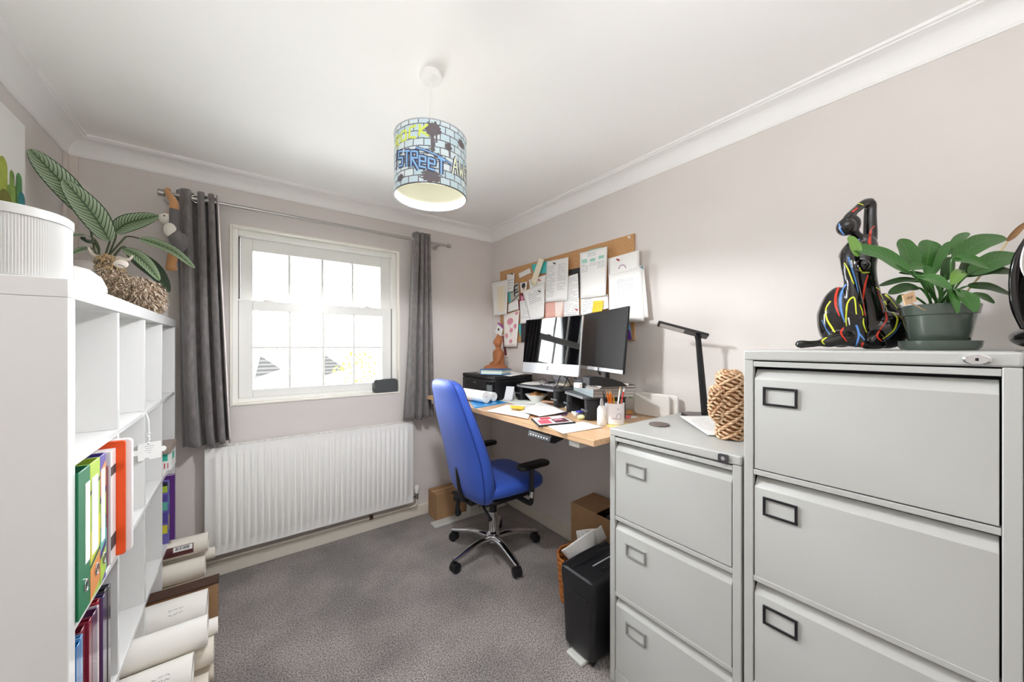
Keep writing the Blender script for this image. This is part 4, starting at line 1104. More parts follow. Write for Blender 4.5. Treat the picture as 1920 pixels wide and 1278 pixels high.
# bowl of snacks under the left riser
def bowl():
    c = Vector((1.56, 1.80, DZ + .0005))
    r = thing('bowl', 'small white bowl of nibbles under the left riser', 'bowl', c)
    part('bowl', MB().lathe([(.0, 0), (.03, 0), (.034, .003), (.062, .034), (.076, .050), (.073, .050), (.058, .035), (.028, .006), (.0, .006)], 40, c=c, caps=(False, False)), m_whitep, r)
    m3 = [mat('walnut', '#b97f4c', .6, noise_=(60, .3)), mat('caramel', '#d39a62', .6, noise_=(60, .3)), mat('dark_nut', '#3b2a20', .5)]
    for i in range(20):
        a = random.uniform(0, 2 * PI); q = random.uniform(0, .045); h = .044 + random.uniform(0, .02) * (1 - q / .06)
        x, y = c.x + q * math.cos(a), c.y + q * math.sin(a)
        b = MB().ell((x, y, DZ + h), (random.uniform(.010, .016), random.uniform(.010, .014), random.uniform(.009, .012)), 10, 7)
        single('snack_piece', b, m3[min(2, int(random.random() * 2.4))] if y > c.y - .03 else m3[2], 'brown nibble heaped in the small white bowl', 'snack', (x, y, DZ + h), 'nibbles in the bowl')
bowl()
def flat(name, label, cat, pts, k, **kw):
    zz = DZ + .0012 + k * .0018
    return sheet(name, label, cat, [onZ(u, v, zz) for u, v in pts], nrm=(0, 0, 1), **kw)
flat('paper_sheet', 'pale sheet lying at the back in front of the bowl', 'paper', [(948, 745), (1022, 754), (1003, 768), (937, 751)], 0, curl=.002, m=mat('pale_paper', '#e6eae4', .7), group='loose papers on the desk')
flat('paper_sheet', 'large crumpled white sheet lying left on the desk', 'paper', [(952, 758), (1005, 757), (990, 786), (911, 771)], .8, curl=.003, group='loose papers on the desk', rows=[(.1, .8, .2, .8, 9)], pm=mat('faint_grey', '#dcdcdd', .8))
flat('paper_sheet', 'large white sheet lying in the middle of the desk, over the crumpled one', 'paper', [(1016, 752), (1062, 772), (1012, 783), (975, 772)], 4.2, curl=.006, group='loose papers on the desk', rows=[(.1, .8, .2, .8, 9)], pm=mat('faint_grey', '#dcdcdd', .8))
flat('envelope', 'yellow envelope peeping out between the white sheets', 'envelope', [(957, 760), (985, 762), (980, 768), (958, 766)], 9, curl=.003, m=yel)
flat('paper_sheet', 'white sheet lying at the front right of the desk beside the pot of pens', 'paper', [(1027, 799), (1096, 790), (1131, 801), (1056, 813)], 0, curl=.002, group='loose papers on the desk', rows=[(.06, .9, .1, .9, 10)], pm=mat('faint_blue', '#d5dae6', .8))
c = onZ(1030, 758, DZ); single('peg', MB().prism([(c.x - .03, c.y + .045), (c.x + .0, c.y + .05), (c.x + .03, c.y - .045), (c.x + .012, c.y - .05)], DZ + .0105, DZ + .022), mat('peg_wood', '#c79a80', .6), 'wooden doorstop wedge lying in front of the bowl', 'wedge', (c.x, c.y, DZ), bev=.003)
def tablet():
    M_ = [onZ(u, v, DZ + .010) for u, v in ((1052, 777), (1080, 790), (1009, 797), (995, 783))]
    b = MB().add([Vector((p.x, p.y, DZ + .001)) for p in M_] + [Vector((p.x, p.y, DZ + .0085)) for p in M_], [(0, 1, 2, 3), (7, 6, 5, 4), (0, 4, 5, 1), (1, 5, 6, 2), (2, 6, 7, 3), (3, 7, 4, 0)])
    c = sum(M_, Vector()) / 4
    r = thing('tablet', 'dark-edged tablet case with red photos on its cover, near the desk edge', 'tablet', (c.x, c.y, DZ))
    part('body', b, m_black, r, bev=.004)
    f = lambda u, v: M_[3].lerp(M_[0], v).lerp(M_[2].lerp(M_[1], v), u)
    def patch(nm, m, u0, u1, v0, v1, dz):
        q = [f(u0, v0), f(u1, v0), f(u1, v1), f(u0, v1)]
        part(nm, MB().add([Vector((p.x, p.y, DZ + .0088 + dz)) for p in q], [(0, 1, 2, 3)]), m, r, smooth=False)
    patch('cover_sheet', mat('cover_pale', '#e3dad8', .5), .04, .96, .04, .96, 0)
    patch('photo', red, .12, .36, .22, .55, .0003); patch('photo', mat('photo_dark', '#5e3038', .5), .42, .88, .5, .9, .0003); patch('photo', mat('photo_rose', '#d3596b', .5), .40, .88, .1, .42, .0003); patch('photo', pinkp, .5, .62, .55, .8, .0006)
tablet()
flat('photo_print', 'dark photograph lying under the white sheet behind the tablet', 'photo', [(1046, 770), (1066, 772), (1062, 779), (1042, 778)], 0, curl=.001, m=mat('photo_plum', '#5d4257', .5))
flat('paper_pad', 'pad of white paper lying under the right riser', 'paper pad', [(1058, 762), (1095, 766), (1094, 776), (1078, 778)], 0, curl=.0, th=.012)
c = onZ(1088, 773, DZ + .014); single('blue_clip', MB().box(c.x - .02, c.x + .02, c.y - .016, c.y + .016, DZ + .014, DZ + .024), mat('clip_blue', '#4a4cb8', .4), 'blue bulldog clip on the paper pad', 'clip', (c.x, c.y, DZ + .014), bev=.004)
c = onZ(1090, 786, DZ); single('paper_scrap', MB().ell((c.x, c.y, DZ + .0125), (.022, .02, .012), 14, 8), mat('lime_paper', '#e0e6b0', .8), 'crumpled pale yellow scrap at the foot of the right riser', 'scrap', (c.x, c.y, DZ))
# pot of pens, bottle
def pen_pot():
    c = Vector((1.405, 1.058, DZ + .006)); R = .045; H = .098
    single('note_pad', MB().box(c.x - .055, c.x + .055, c.y - .055, c.y + .055, DZ + .0003, DZ + .0055), mat('yellow_pad', '#efd98a', .6), 'pale yellow pad of notes under the pot of pens', 'notepad', (c.x, c.y, DZ))
    r = thing('pen_pot', 'white and lilac printed mug holding pens and pencils', 'pen pot', c)
    part('mug', MB().lathe([(.0, 0), (R - .003, 0), (R, .003), (R, H), (R - .003, H), (R - .003, .005), (.0, .005)], 36, c=c, caps=(False, False)), mat('mug_white', '#e9e7ec', .25), r)
    b = MB(); a0 = math.atan2(-c.y, -c.x)
    def P(s, zz): a = a0 + s / R; return Vector((c.x + (R + .0006) * math.cos(a), c.y + (R + .0006) * math.sin(a), c.z + zz)), Vector((math.cos(a), math.sin(a), 0))
    for ln in ([(.012, .07), (.016, .078), (.02, .07)], [(.006, .03), (.012, .05), (.02, .055), (.028, .05), (.03, .03)], [(-.012, .028), (.0, .03), (.014, .028), (.03, .03)]):
        q = [P(*k) for k in ln]; b.ribbon([k[0] for k in q], .0025, [k[1] for k in q])
    part('printed_motif', b, mat('lilac_print', '#8d86ae', .6), r, 'lilac line print', smooth=False)
    cols = [('black', '#1c1c20'), ('orange', '#f07c1c'), ('orange', '#f58a2a'), ('orange', '#ee7418'), ('yellow', '#f3b81c'), ('red', '#c8322c'), ('white', '#eeeae4'), ('dark green', '#2f4a2f'), ('light green', '#9fbf9a'), ('black', '#2a2a2e')]
    pos = [(-.030, .012), (-.020, -.010), (-.006, -.026), (-.012, .004), (.006, -.018), (.016, .020), (.0, .026), (.026, -.008), (.032, .006), (.022, .002)]
    tilt = [(-.38, .1), (-.22, .0), (-.1, .0), (-.18, .05), (-.06, .0), (.28, .1), (.18, .1), (.1, 0), (.2, .05), (.16, .1)]
    hs = [.15, .155, .15, .152, .13, .165, .17, .13, .125, .13]
    words = ['leaning far left', 'leaning left', 'standing nearest', 'in the middle', 'short, right of the orange pencils', 'leaning right', 'tall, at the back', 'short, at the right', 'short, rightmost', 'thin, at the right back']
    ex = Vector((c_, -s_, 0))
    for i, (nm, hx) in enumerate(cols):
        base = c + ex * pos[i][0] * .55 + Vector((s_, c_, 0)) * (-pos[i][1]) * .55 + Vector((0, 0, .007))
        d = (Vector((0, 0, 1)) + ex * tilt[i][0] * .75).normalized()
        q = thing('pencil' if 'orange' in nm or i in (5, 6) else 'pen', f'{nm} {"pencil" if "orange" in nm or i in (5, 6) else "pen"} {words[i]} in the printed mug', 'pen', base, 'pens and pencils in the mug')
        L = hs[i]
        part('barrel', MB().tube([base, base + d * (L - .018)], .0037 if i != 8 else .006, 8), mat('pen_' + nm.replace(' ', '_') + str(i), hx, .35), q)
        part('tip', MB().tube([base + d * (L - .018), base + d * L], [.0036, .0008], 8), mat('pencil_wood', '#e3c08f', .6) if i in (1, 2, 3, 4, 6) else m_whitep if i == 5 else m_black, q)
pen_pot()
c = Vector((1.345, 1.085, DZ + .0005))
t = thing('glue_bottle', 'white glue bottle standing left of the pot of pens', 'bottle', c)
part('bottle', MB().lathe([(.0, 0), (.02, 0), (.022, .003), (.022, .075), (.014, .09), (.009, .093), (.0, .093)], 24, c=c, caps=(False, False)), mat('milky_plastic', '#e9e6e2', .3), t)
part('cap', MB().lathe([(.009, .093), (.008, .112), (.005, .125), (.0, .126)], 18, c=c, caps=(True, False)), mat('cap_grey', '#b5b2b2', .3), t)
part('printed_label', MB().box(c.x - .0005, c.x + .0005, c.y - .0225, c.y - .0219, c.z + .03, c.z + .05), m_inkd, t)
# sticky notes right of the mug, highlighter, white panels
flat('sticky_note', 'orange sticky note on the desk behind the pot of pens', 'note', [(1178, 768), (1188, 770), (1186, 778), (1172, 776)], 0, m=mat('orange_note', '#f5b56a', .7), curl=.006)
flat('sticky_note', 'pink sticky note at the right end of the desk', 'note', [(1175, 778), (1183, 779), (1182, 784), (1172, 784)], 0, m=mat('pink_note', '#ff6f79', .7), curl=.001)
flat('paper_scrap', 'white scrap beside the pink sticky note', 'paper', [(1184, 779), (1197, 781), (1190, 784), (1182, 784)], 0, curl=.001)
c = onD(1183, 742, 1.93); single('green_tag', MB().box(c.x - .012, c.x + .012, c.y - .008, c.y + .008, 1.0500, 1.078), mat('tag_green', '#7bb560', .5), 'green index tab at the far end of the right riser', 'tab', c, bev=.003)
for i, (lb, dx, y0, y1, zt) in enumerate((('front white plastic panel leaning at the right end of the desk', 0, .962, 1.165, 1.082), ('rear white plastic panel leaning on the wall at the right end of the desk', .034, .935, 1.15, 1.080))):
    x0 = 1.715 + dx
    b = MB().prism([(yy, zz) for yy, zz in rrect(y1 - y0, zt - DZ - .001, .018, 6, (y0 + y1) / 2, (zt + DZ + .001) / 2)], x0, x0 + .016, 'x')
    single('plastic_board', b, mat('panel_white', '#e3e1dd', .35), lb, 'board', (x0 + .008, (y0 + y1) / 2, DZ), 'white plastic panels', bev=.004)

# ------------------------------------------------------------------ on the shorter filing cabinet
ZS = 1.0065
def desk_lamp():
    c = onZ(1322, 783, ZS); d0 = 1.633
    r = thing('desk_lamp', 'slim black LED desk lamp on the shorter filing cabinet', 'desk lamp', (c.x, c.y, ZS))
    ex = Vector((c_, -s_, 0)); ey = Vector((s_, c_, 0))
    ctr = c + ex * -.005
    M = Matrix((ex, ey, Vector((0, 0, 1)))).transposed().to_4x4(); M.translation = Vector((ctr.x, ctr.y, ZS))
    part('base', MB().prism(rrect(.155, .16, .03, 6), .0005, .013, 'z', M=M), mat('lamp_plum', '#33272a', .3), r, bev=.003)
    a = Vector((c.x, c.y, ZS + .013)); el = onD(1309, 632, d0)
    part('arm', MB().tube([a, a.lerp(el, .5), el + Vector((0, 0, -.004))], [.017, .0155, .0135], 12, flat=.45, hint=ey), m_black, r)
    tip = onD(1233, 607, 1.70) ; bk = onD(1327, 632, d0 - .01)
    ax = (tip - bk).normalized(); sd = ax.cross(Vector((0, 0, 1))).normalized(); up = sd.cross(ax); up = (up * math.cos(.3) + ey * math.sin(.3)); up = (up - ax * up.dot(ax)).normalized(); sd = ax.cross(up)
    MH = Matrix((ax, sd, up)).transposed().to_4x4(); MH.translation = bk
    L = (tip - bk).length
    hd = part('head', MB().prism(rrect(L, .062, .008, 4, L / 2, 0), -.002, .008, 'z', M=MH), m_black, r, bev=.002)
    part('light_strip', MB().box(L * .46, L * .95, -.022, .022, -.0035, -.0021, M=MH), mat('frosted_strip', '#cfcac6', .4), hd)
    part('hinge', MB().tube([el + ey * -.012, el + ey * .012], .010, 14), m_black, r)
desk_lamp()
sheet('paper_sheet', 'printed sheet lying on the shorter filing cabinet beside the lamp', 'paper', [onZ(1274, 780, ZS + .016), onZ(1345, 779, ZS + .016), onZ(1404, 818, ZS + .002), onZ(1327, 817, ZS + .002)], nrm=(0, 0, 1), curl=.003, rows=[(.1, .85, .15, .8, 10)], pm=mat('faint_grey', '#dcdcdd', .8))
c = Vector((1.372, .812, ZS))
single('coaster', MB().lathe([(.0, .0003), (.038, .0003), (.040, .0015), (.040, .0045), (.038, .006), (.0, .006)], 40, c=c, caps=(False, False)), mat('coaster_brown', '#6c605c', .6, noise_=(60, .15)), 'round brown coaster on the shorter filing cabinet', 'coaster', c)
def wicker_cactus():
    c = Vector((1.372, .545, ZS + .0005))
    m = mat('wicker', '#ecd2ae', .8, noise_=(70, .35, '#ab7650'), bump=(60, .3)); m2 = mat('wicker_pale', '#efd6b2', .8, noise_=(40, .3, '#cf9f6c'))
    r = thing('wicker_cactus', 'woven wicker cactus ornament on the shorter filing cabinet', 'ornament', c)
    ex = Vector((c_, -s_, 0))
    ey_ = Vector((s_, c_, 0))
    def braid(name, pts, rad, m, rows, par):
        """stem wound with plaited strands: offset rows of slanting strokes"""
        P_ = spline(pts, 10); b = MB()
        n = len(P_)
        b.tube(P_, [rad(i / (n - 1)) * .93 for i in range(n)], 18, mi=1)
        for k in range(rows):
            hint = ex * math.cos(k * .35) + ey_ * math.sin(k * .35)
            t = (k + .5) / rows; i = min(n - 2, int(t * (n - 1))); fr = t * (n - 1) - i
            p = P_[i].lerp(P_[i + 1], fr); d = (P_[i + 1] - P_[i]).normalized()
            a1 = (hint - d * hint.dot(d)).normalized(); b1 = d.cross(a1); R = rad(t)
            m_ = 9
            for j in range(m_):
                sgn = 1 if j % 2 else -1
                w0 = 2 * PI * j / m_; w1 = 2 * PI * (j + 1.05) / m_
                q = []
                for s in range(4):
                    w = lerp(w0, w1, s / 3); hh = (s / 3 - .5) * sgn * .011
                    q.append(p + (a1 * math.cos(w) + b1 * math.sin(w)) * (R + .0035 * math.sin(PI * s / 3)) + d * hh)
                b.tube(q, [.0022, .0042, .0042, .0022], 6)
        return part(name, b, [m, mat('wicker_gap', '#8a5f3c', .9)], par, ang=0)
    up = Vector((0, 0, 1))
    st = braid('stem', [c + up * .004, c + up * .07, c + up * .14, c + up * .21, c + up * .238], lambda t: .039 * (1 - max(0, t - .72) ** 2 * 7.2), m, 26, r)
    L = -ex
    braid('left_arm', [c + up * .075 + L * .028, c + up * .09 + L * .045, c + up * .12 + L * .048, c + up * .165 + L * .043, c + up * .180 + L * .040], lambda t: .021 * (1 - max(0, t - .75) ** 2 * 9), m, 14, r)
    braid('right_arm', [c + up * .10 + ex * .03, c + up * .112 + ex * .05, c + up * .14 + ex * .06, c + up * .185 + ex * .058], lambda t: .019 * (1 - max(0, t - .75) ** 2 * 9), m2, 12, r)
wicker_cactus()

# ------------------------------------------------------------------ on the tall filing cabinet
ZB = 1.3215
SD = 1.10
def z7(x, y, d=SD): return onD(1480 + x / 4.258, 360 + y / 4.258, d)
def statue():
    pr_ = SD / 670 / 4.258
    b = MB()
    def limb(pts, n=14):
        P_ = spline([z7(x, y, d) for x, y, r, d in pts], 5); rr = []
        for i in range(len(pts) - 1):
            for k in range(5): rr.append(lerp(pts[i][2], pts[i + 1][2], k / 5) * pr_)
        rr.append(pts[-1][2] * pr_)
        b.tube(P_, rr, n)
    def blob(x, y, rx, ry, rd, d):
        c = z7(x, y, d)
        M = Matrix((Vector((c_, -s_, 0)), Vector((s_, c_, 0)), Vector((0, 0, 1)))).transposed().to_4x4(); M.translation = c
        b.ell((0, 0, 0), (rx * pr_ * .86, rd * pr_, ry * pr_), 24, 16, M=M)
    limb([(650, 1110, 120, 1.11), (640, 1000, 112, 1.11), (625, 880, 90, 1.105), (590, 720, 84, 1.10), (572, 590, 92, 1.10), (588, 480, 98, 1.10), (605, 410, 70, 1.10), (560, 370, 40, 1.10)])
    limb([(590, 400, 40, 1.10), (535, 345, 33, 1.10), (500, 300, 33, 1.10)])
    blob(452, 278, 74, 72, 62, 1.10); blob(510, 255, 52, 66, 52, 1.10)
    limb([(632, 420, 52, 1.11), (645, 330, 45, 1.11), (645, 200, 41, 1.11), (650, 85, 38, 1.11)])
    limb([(650, 82, 36, 1.11), (600, 88, 32, 1.105), (540, 135, 30, 1.10), (480, 185, 27, 1.09), (445, 210, 18, 1.09)])
    limb([(530, 410, 50, 1.09), (470, 480, 48, 1.07), (460, 560, 40, 1.06), (490, 700, 42, 1.05), (510, 850, 52, 1.045), (535, 1000, 58, 1.045), (560, 1140, 45, 1.045), (560, 1225, 40, 1.045)])
    blob(440, 505, 42, 42, 40, 1.08); blob(583, 585, 50, 50, 50, 1.062)
    limb([(450, 775, 62, 1.08), (415, 850, 105, 1.085), (385, 980, 128, 1.09), (395, 1110, 120, 1.09), (470, 1160, 90, 1.09)])
    limb([(560, 1180, 60, 1.06), (420, 1165, 62, 1.06), (320, 1190, 48, 1.06), (240, 1205, 26, 1.06), (160, 1213, 27, 1.06), (95, 1213, 34, 1.06), (58, 1213, 22, 1.06)])
    blob(775, 1100, 160, 148, 130, 1.09)
    limb([(690, 870, 90, 1.14), (770, 960, 105, 1.15), (830, 1060, 110, 1.15), (800, 1130, 110, 1.14)])
    limb([(640, 1160, 80, 1.06), (720, 1210, 42, 1.05), (600, 1222, 30, 1.045)])
    for i, p in enumerate(b.v):
        if p.z < ZB + .001: b.v[i] = Vector((p.x, p.y, ZB + .001))
    c = z7(610, 1250, 1.10)
    r = thing('figurine', 'tall black seated figure ornament painted with bright drips, left on the filing cabinet', 'ornament', (c.x, c.y, ZB))
    body = part('body', b, mat('black_ceramic', '#100d0e', .16, coat=.4), r, remesh=.0038)
    bpy.context.view_layer.update()
    dg = bpy.context.evaluated_depsgraph_get(); ev = body.evaluated_get(dg); me = ev.to_mesh()
    W = Matrix.Translation(Vector(r['_w']))
    tree = BVHTree.FromPolygons([W @ v.co for v in me.vertices], [tuple(p.vertices) for p in me.polygons])
    ev.to_mesh_clear()
    cols = [mat('paint_yellow', '#d7dc3f', .2), mat('paint_red', '#d23a26', .2), mat('paint_blue', '#5b90d8', .2), mat('paint_white', '#e6e4e2', .2)]
    strokes = {0: [[(330, 870, 14), (295, 930, 16), (300, 1010, 16), (340, 1080, 18), (365, 1120, 10)], [(535, 975, 9), (520, 850, 13), (490, 850, 14), (462, 900, 14), (450, 1000, 16), (455, 1070, 10)], [(440, 565, 8), (470, 620, 12), (500, 700, 12), (515, 735, 8)], [(560, 895, 8), (580, 950, 12), (585, 985, 8)],
                   [(590, 1005, 12), (590, 1050, 14), (612, 1120, 8)], [(820, 960, 12), (860, 1010, 16), (840, 1090, 16), (790, 1140, 14), (740, 1172, 8)], [(552, 92, 14), (590, 105, 10)], [(300, 1160, 14), (260, 1190, 16), (280, 1215, 10)], [(720, 810, 10), (760, 880, 26), (775, 945, 22)], [(690, 760, 10), (780, 830, 16), (860, 930, 10)], [(560, 600, 10), (585, 640, 18), (640, 640, 8)]],
               1: [[(420, 720, 20), (378, 800, 22), (370, 900, 20), (400, 990, 8)], [(625, 660, 12), (600, 760, 16), (590, 880, 14), (600, 985, 12)], [(650, 300, 14), (640, 380, 26), (640, 455, 22)], [(680, 270, 10), (650, 300, 12)], [(765, 955, 18), (775, 1020, 18), (730, 1090, 16), (700, 1150, 18), (735, 1190, 12)], [(432, 1080, 14), (412, 1130, 18), (455, 1190, 10)], [(545, 125, 14), (500, 160, 22)], [(585, 1200, 22), (575, 1245, 18)], [(700, 780, 8), (745, 940, 8)]],
               2: [[(455, 735, 18), (412, 820, 22), (410, 920, 20), (440, 1040, 10)], [(560, 370, 10), (510, 440, 12)], [(470, 520, 16), (500, 620, 18), (530, 720, 14), (548, 800, 8)], [(400, 250, 14), (410, 300, 16), (440, 340, 10)], [(535, 1060, 16), (555, 1130, 18), (540, 1200, 16), (528, 1240, 10)], [(560, 1130, 14), (600, 1180, 10)], [(262, 1020, 6), (300, 1100, 8), (325, 1135, 6)], [(740, 1195, 5), (830, 1130, 6), (890, 1040, 5)]],
               3: [[(490, 545, 22), (498, 590, 16), (500, 610, 8)], [(470, 1000, 14), (480, 1060, 8)]]}
    O_ = Vector((0, 0, CAM_H))
    for ci, sts in strokes.items():
        for st in sts:
            xy = spline([(x, y, w) for x, y, w in st], 7); pts = []; nn = []; ww = []
            def flush():
                if len(pts) > 2: part('paint_drip', MB().ribbon(list(pts), list(ww), list(nn)), cols[ci], r, ('yellow', 'red', 'blue', 'white')[ci] + ' paint drip', smooth=False)
                pts.clear(); nn.clear(); ww.clear()
            for q in xy:
                d = (z7(q.x, q.y, 1) - O_).normalized()
                h = tree.ray_cast(O_, d)
                if h[0] is None or (pts and (h[0] - pts[-1]).length > .03): flush()
                if h[0] is not None:
                    pts.append(h[0] + h[1] * .0011); nn.append(h[1]); ww.append(q.z * pr_ * .72)
            flush()
statue()
def statue_two():
    c = Vector((1.52, -.098, ZB)); 
    r = thing('figurine', 'black ornament with silver bands at the right edge, on the filing cabinets', 'ornament', c)
    body = MB()
    body.ell((c.x, c.y, ZB + .032), (.095, .066, .031), 30, 14)
    part('seat_base', body, MATS['black_ceramic'], r)
    part('body', MB().tube(spline([(c.x, c.y, ZB + .05), (c.x, c.y + .01, ZB + .16), (c.x, c.y - .005, ZB + .26), (c.x, c.y - .01, ZB + .33)], 6), [.040, .042, .045, .046, .046, .045, .044, .042, .042, .042, .043, .043, .043, .042, .04, .037, .034, .03, .022], 20, flat=.7), MATS['black_ceramic'], r)
    part('left_loop', MB().tube(spline([(c.x - .01, c.y + .040, ZB + .055), (c.x - .01, c.y + .055, ZB + .12), (c.x - .01, c.y + .052, ZB + .22), (c.x - .01, c.y + .02, ZB + .30)], 6), .009, 12, flat=.6), MATS['black_ceramic'], r)
    for k, off in enumerate((.032, .012)):
        part('silver_band', MB().tube(spline([(c.x - .046, c.y + off + .006, ZB + .05), (c.x - .052, c.y + off - .006, ZB + .13), (c.x - .05, c.y + off + .012, ZB + .2), (c.x - .046, c.y + off, ZB + .27), (c.x - .03, c.y + off - .03, ZB + .32)], 6), .006, 10, flat=.4), m_brush, r)
    for dx in (.016, .03):
        part('white_stripe', MB().tube(spline([(c.x - .094 * math.cos(t) , c.y + dx, ZB + .032 + .0305 * math.sin(t) * 1.0) for t in (-.9, -.4, 0, .5, 1.0, 1.35)], 4), .0018, 6), mat('paint_white', '#e6e4e2', .2), r)
    part('lime_drip', MB().tube([(c.x - .02, c.y + .035, ZB + .255), (c.x - .022, c.y + .042, ZB + .235)], [.003, .004], 8), mat('paint_yellow', '#d7dc3f', .2), r)
statue_two()

def leaf_mat(name, g1, g2):
    m = bpy.data.materials.new(name); m.use_nodes = True
    nt = m.node_tree; N = nt.nodes; L = nt.links; b = N['Principled BSDF']
    uv = N.new('ShaderNodeUVMap'); uv.uv_map = 'UVMap'
    sp = N.new('ShaderNodeSeparateXYZ'); L.new(uv.outputs['UV'], sp.inputs['Vector'])
    def math_(op, a, bb=None):
        n = N.new('ShaderNodeMath'); n.operation = op
        for i, x in enumerate((a, bb)):
            if x is None: continue
            if isinstance(x, (int, float)): n.inputs[i].default_value = x
            else: L.new(x, n.inputs[i])
        return n.outputs[0]
    av = math_('ABSOLUTE', math_('SUBTRACT', sp.outputs['Y'], .5))
    vein = math_('SINE', math_('MULTIPLY', math_('SUBTRACT', sp.outputs['X'], math_('MULTIPLY', av, .35)), 75))
    mid = math_('LESS_THAN', av, .02)
    f = math_('MAXIMUM', math_('MULTIPLY', math_('MAXIMUM', vein, 0), .25), math_('MULTIPLY', mid, .6))
    mx = N.new('ShaderNodeMix'); mx.data_type = 'RGBA'; mx.inputs['A'].default_value = lin(g1); mx.inputs['B'].default_value = lin(g2)
    L.new(f, mx.inputs['Factor']); L.new(mx.outputs['Result'], b.inputs['Base Color'])
    b.inputs['Roughness'].default_value = .32
    b.inputs['Subsurface Weight'].default_value = 0.0
    return m
def calathea_mat():
    m = bpy.data.materials.new('striped_leaf'); m.use_nodes = True
    nt = m.node_tree; N = nt.nodes; L = nt.links; b = N['Principled BSDF']
    uv = N.new('ShaderNodeUVMap'); uv.uv_map = 'UVMap'
    sp = N.new('ShaderNodeSeparateXYZ'); L.new(uv.outputs['UV'], sp.inputs['Vector'])
    def math_(op, a, bb=None):
        n = N.new('ShaderNodeMath'); n.operation = op
        for i, x in enumerate((a, bb)):
            if x is None: continue
            if isinstance(x, (int, float)): n.inputs[i].default_value = x
            else: L.new(x, n.inputs[i])
        return n.outputs[0]
    av = math_('MULTIPLY', math_('ABSOLUTE', math_('SUBTRACT', sp.outputs['Y'], .5)), 2.0)
    ph = math_('SUBTRACT', sp.outputs['X'], math_('MULTIPLY', math_('POWER', av, 1.4), .22))
    st = math_('GREATER_THAN', math_('SINE', math_('MULTIPLY', ph, 92)), -.62)
    ed = math_('LESS_THAN', av, .90)
    md = math_('GREATER_THAN', av, .07)
    f = math_('MULTIPLY', math_('MULTIPLY', st, ed), md)
    gr = N.new('ShaderNodeMix'); gr.data_type = 'RGBA'; gr.inputs['A'].default_value = lin('#6f8a5c'); gr.inputs['B'].default_value = lin('#bccdb0')
    L.new(av, gr.inputs['Factor'])
    mx = N.new('ShaderNodeMix'); mx.data_type = 'RGBA'; mx.inputs['A'].default_value = lin('#33502f')
    L.new(gr.outputs['Result'], mx.inputs['B'])
    L.new(f, mx.inputs['Factor']); L.new(mx.outputs['Result'], b.inputs['Base Color'])
    b.inputs['Roughness'].default_value = .45
    return m
def leaf(mb, pts, width, hint, cup=.15, wave=0.0, prof=None, nseg=18):
    P_ = spline(pts, 8); n = len(P_)
    H_ = Vector(hint).normalized()
    def f(u, v):
        x = u * (n - 1); i = min(n - 2, int(x)); p = P_[i].lerp(P_[i + 1], x - i)
        t = (P_[min(i + 1, n - 1)] - P_[max(i - 1, 0)]).normalized()
        side = t.cross(H_).normalized(); nn = side.cross(t)
        w = width / 2 * (prof(u) if prof else max(.012, 1.62 * max(0, u) ** .62 * max(0, 1 - u) ** .72))
        q = (v - .5) * 2
        return p + side * w * q + nn * (cup * w * q * q + wave * w * math.sin(11 * u + 4 * q) * abs(q))
    mb.grid(f, nseg, 8)
    return mb
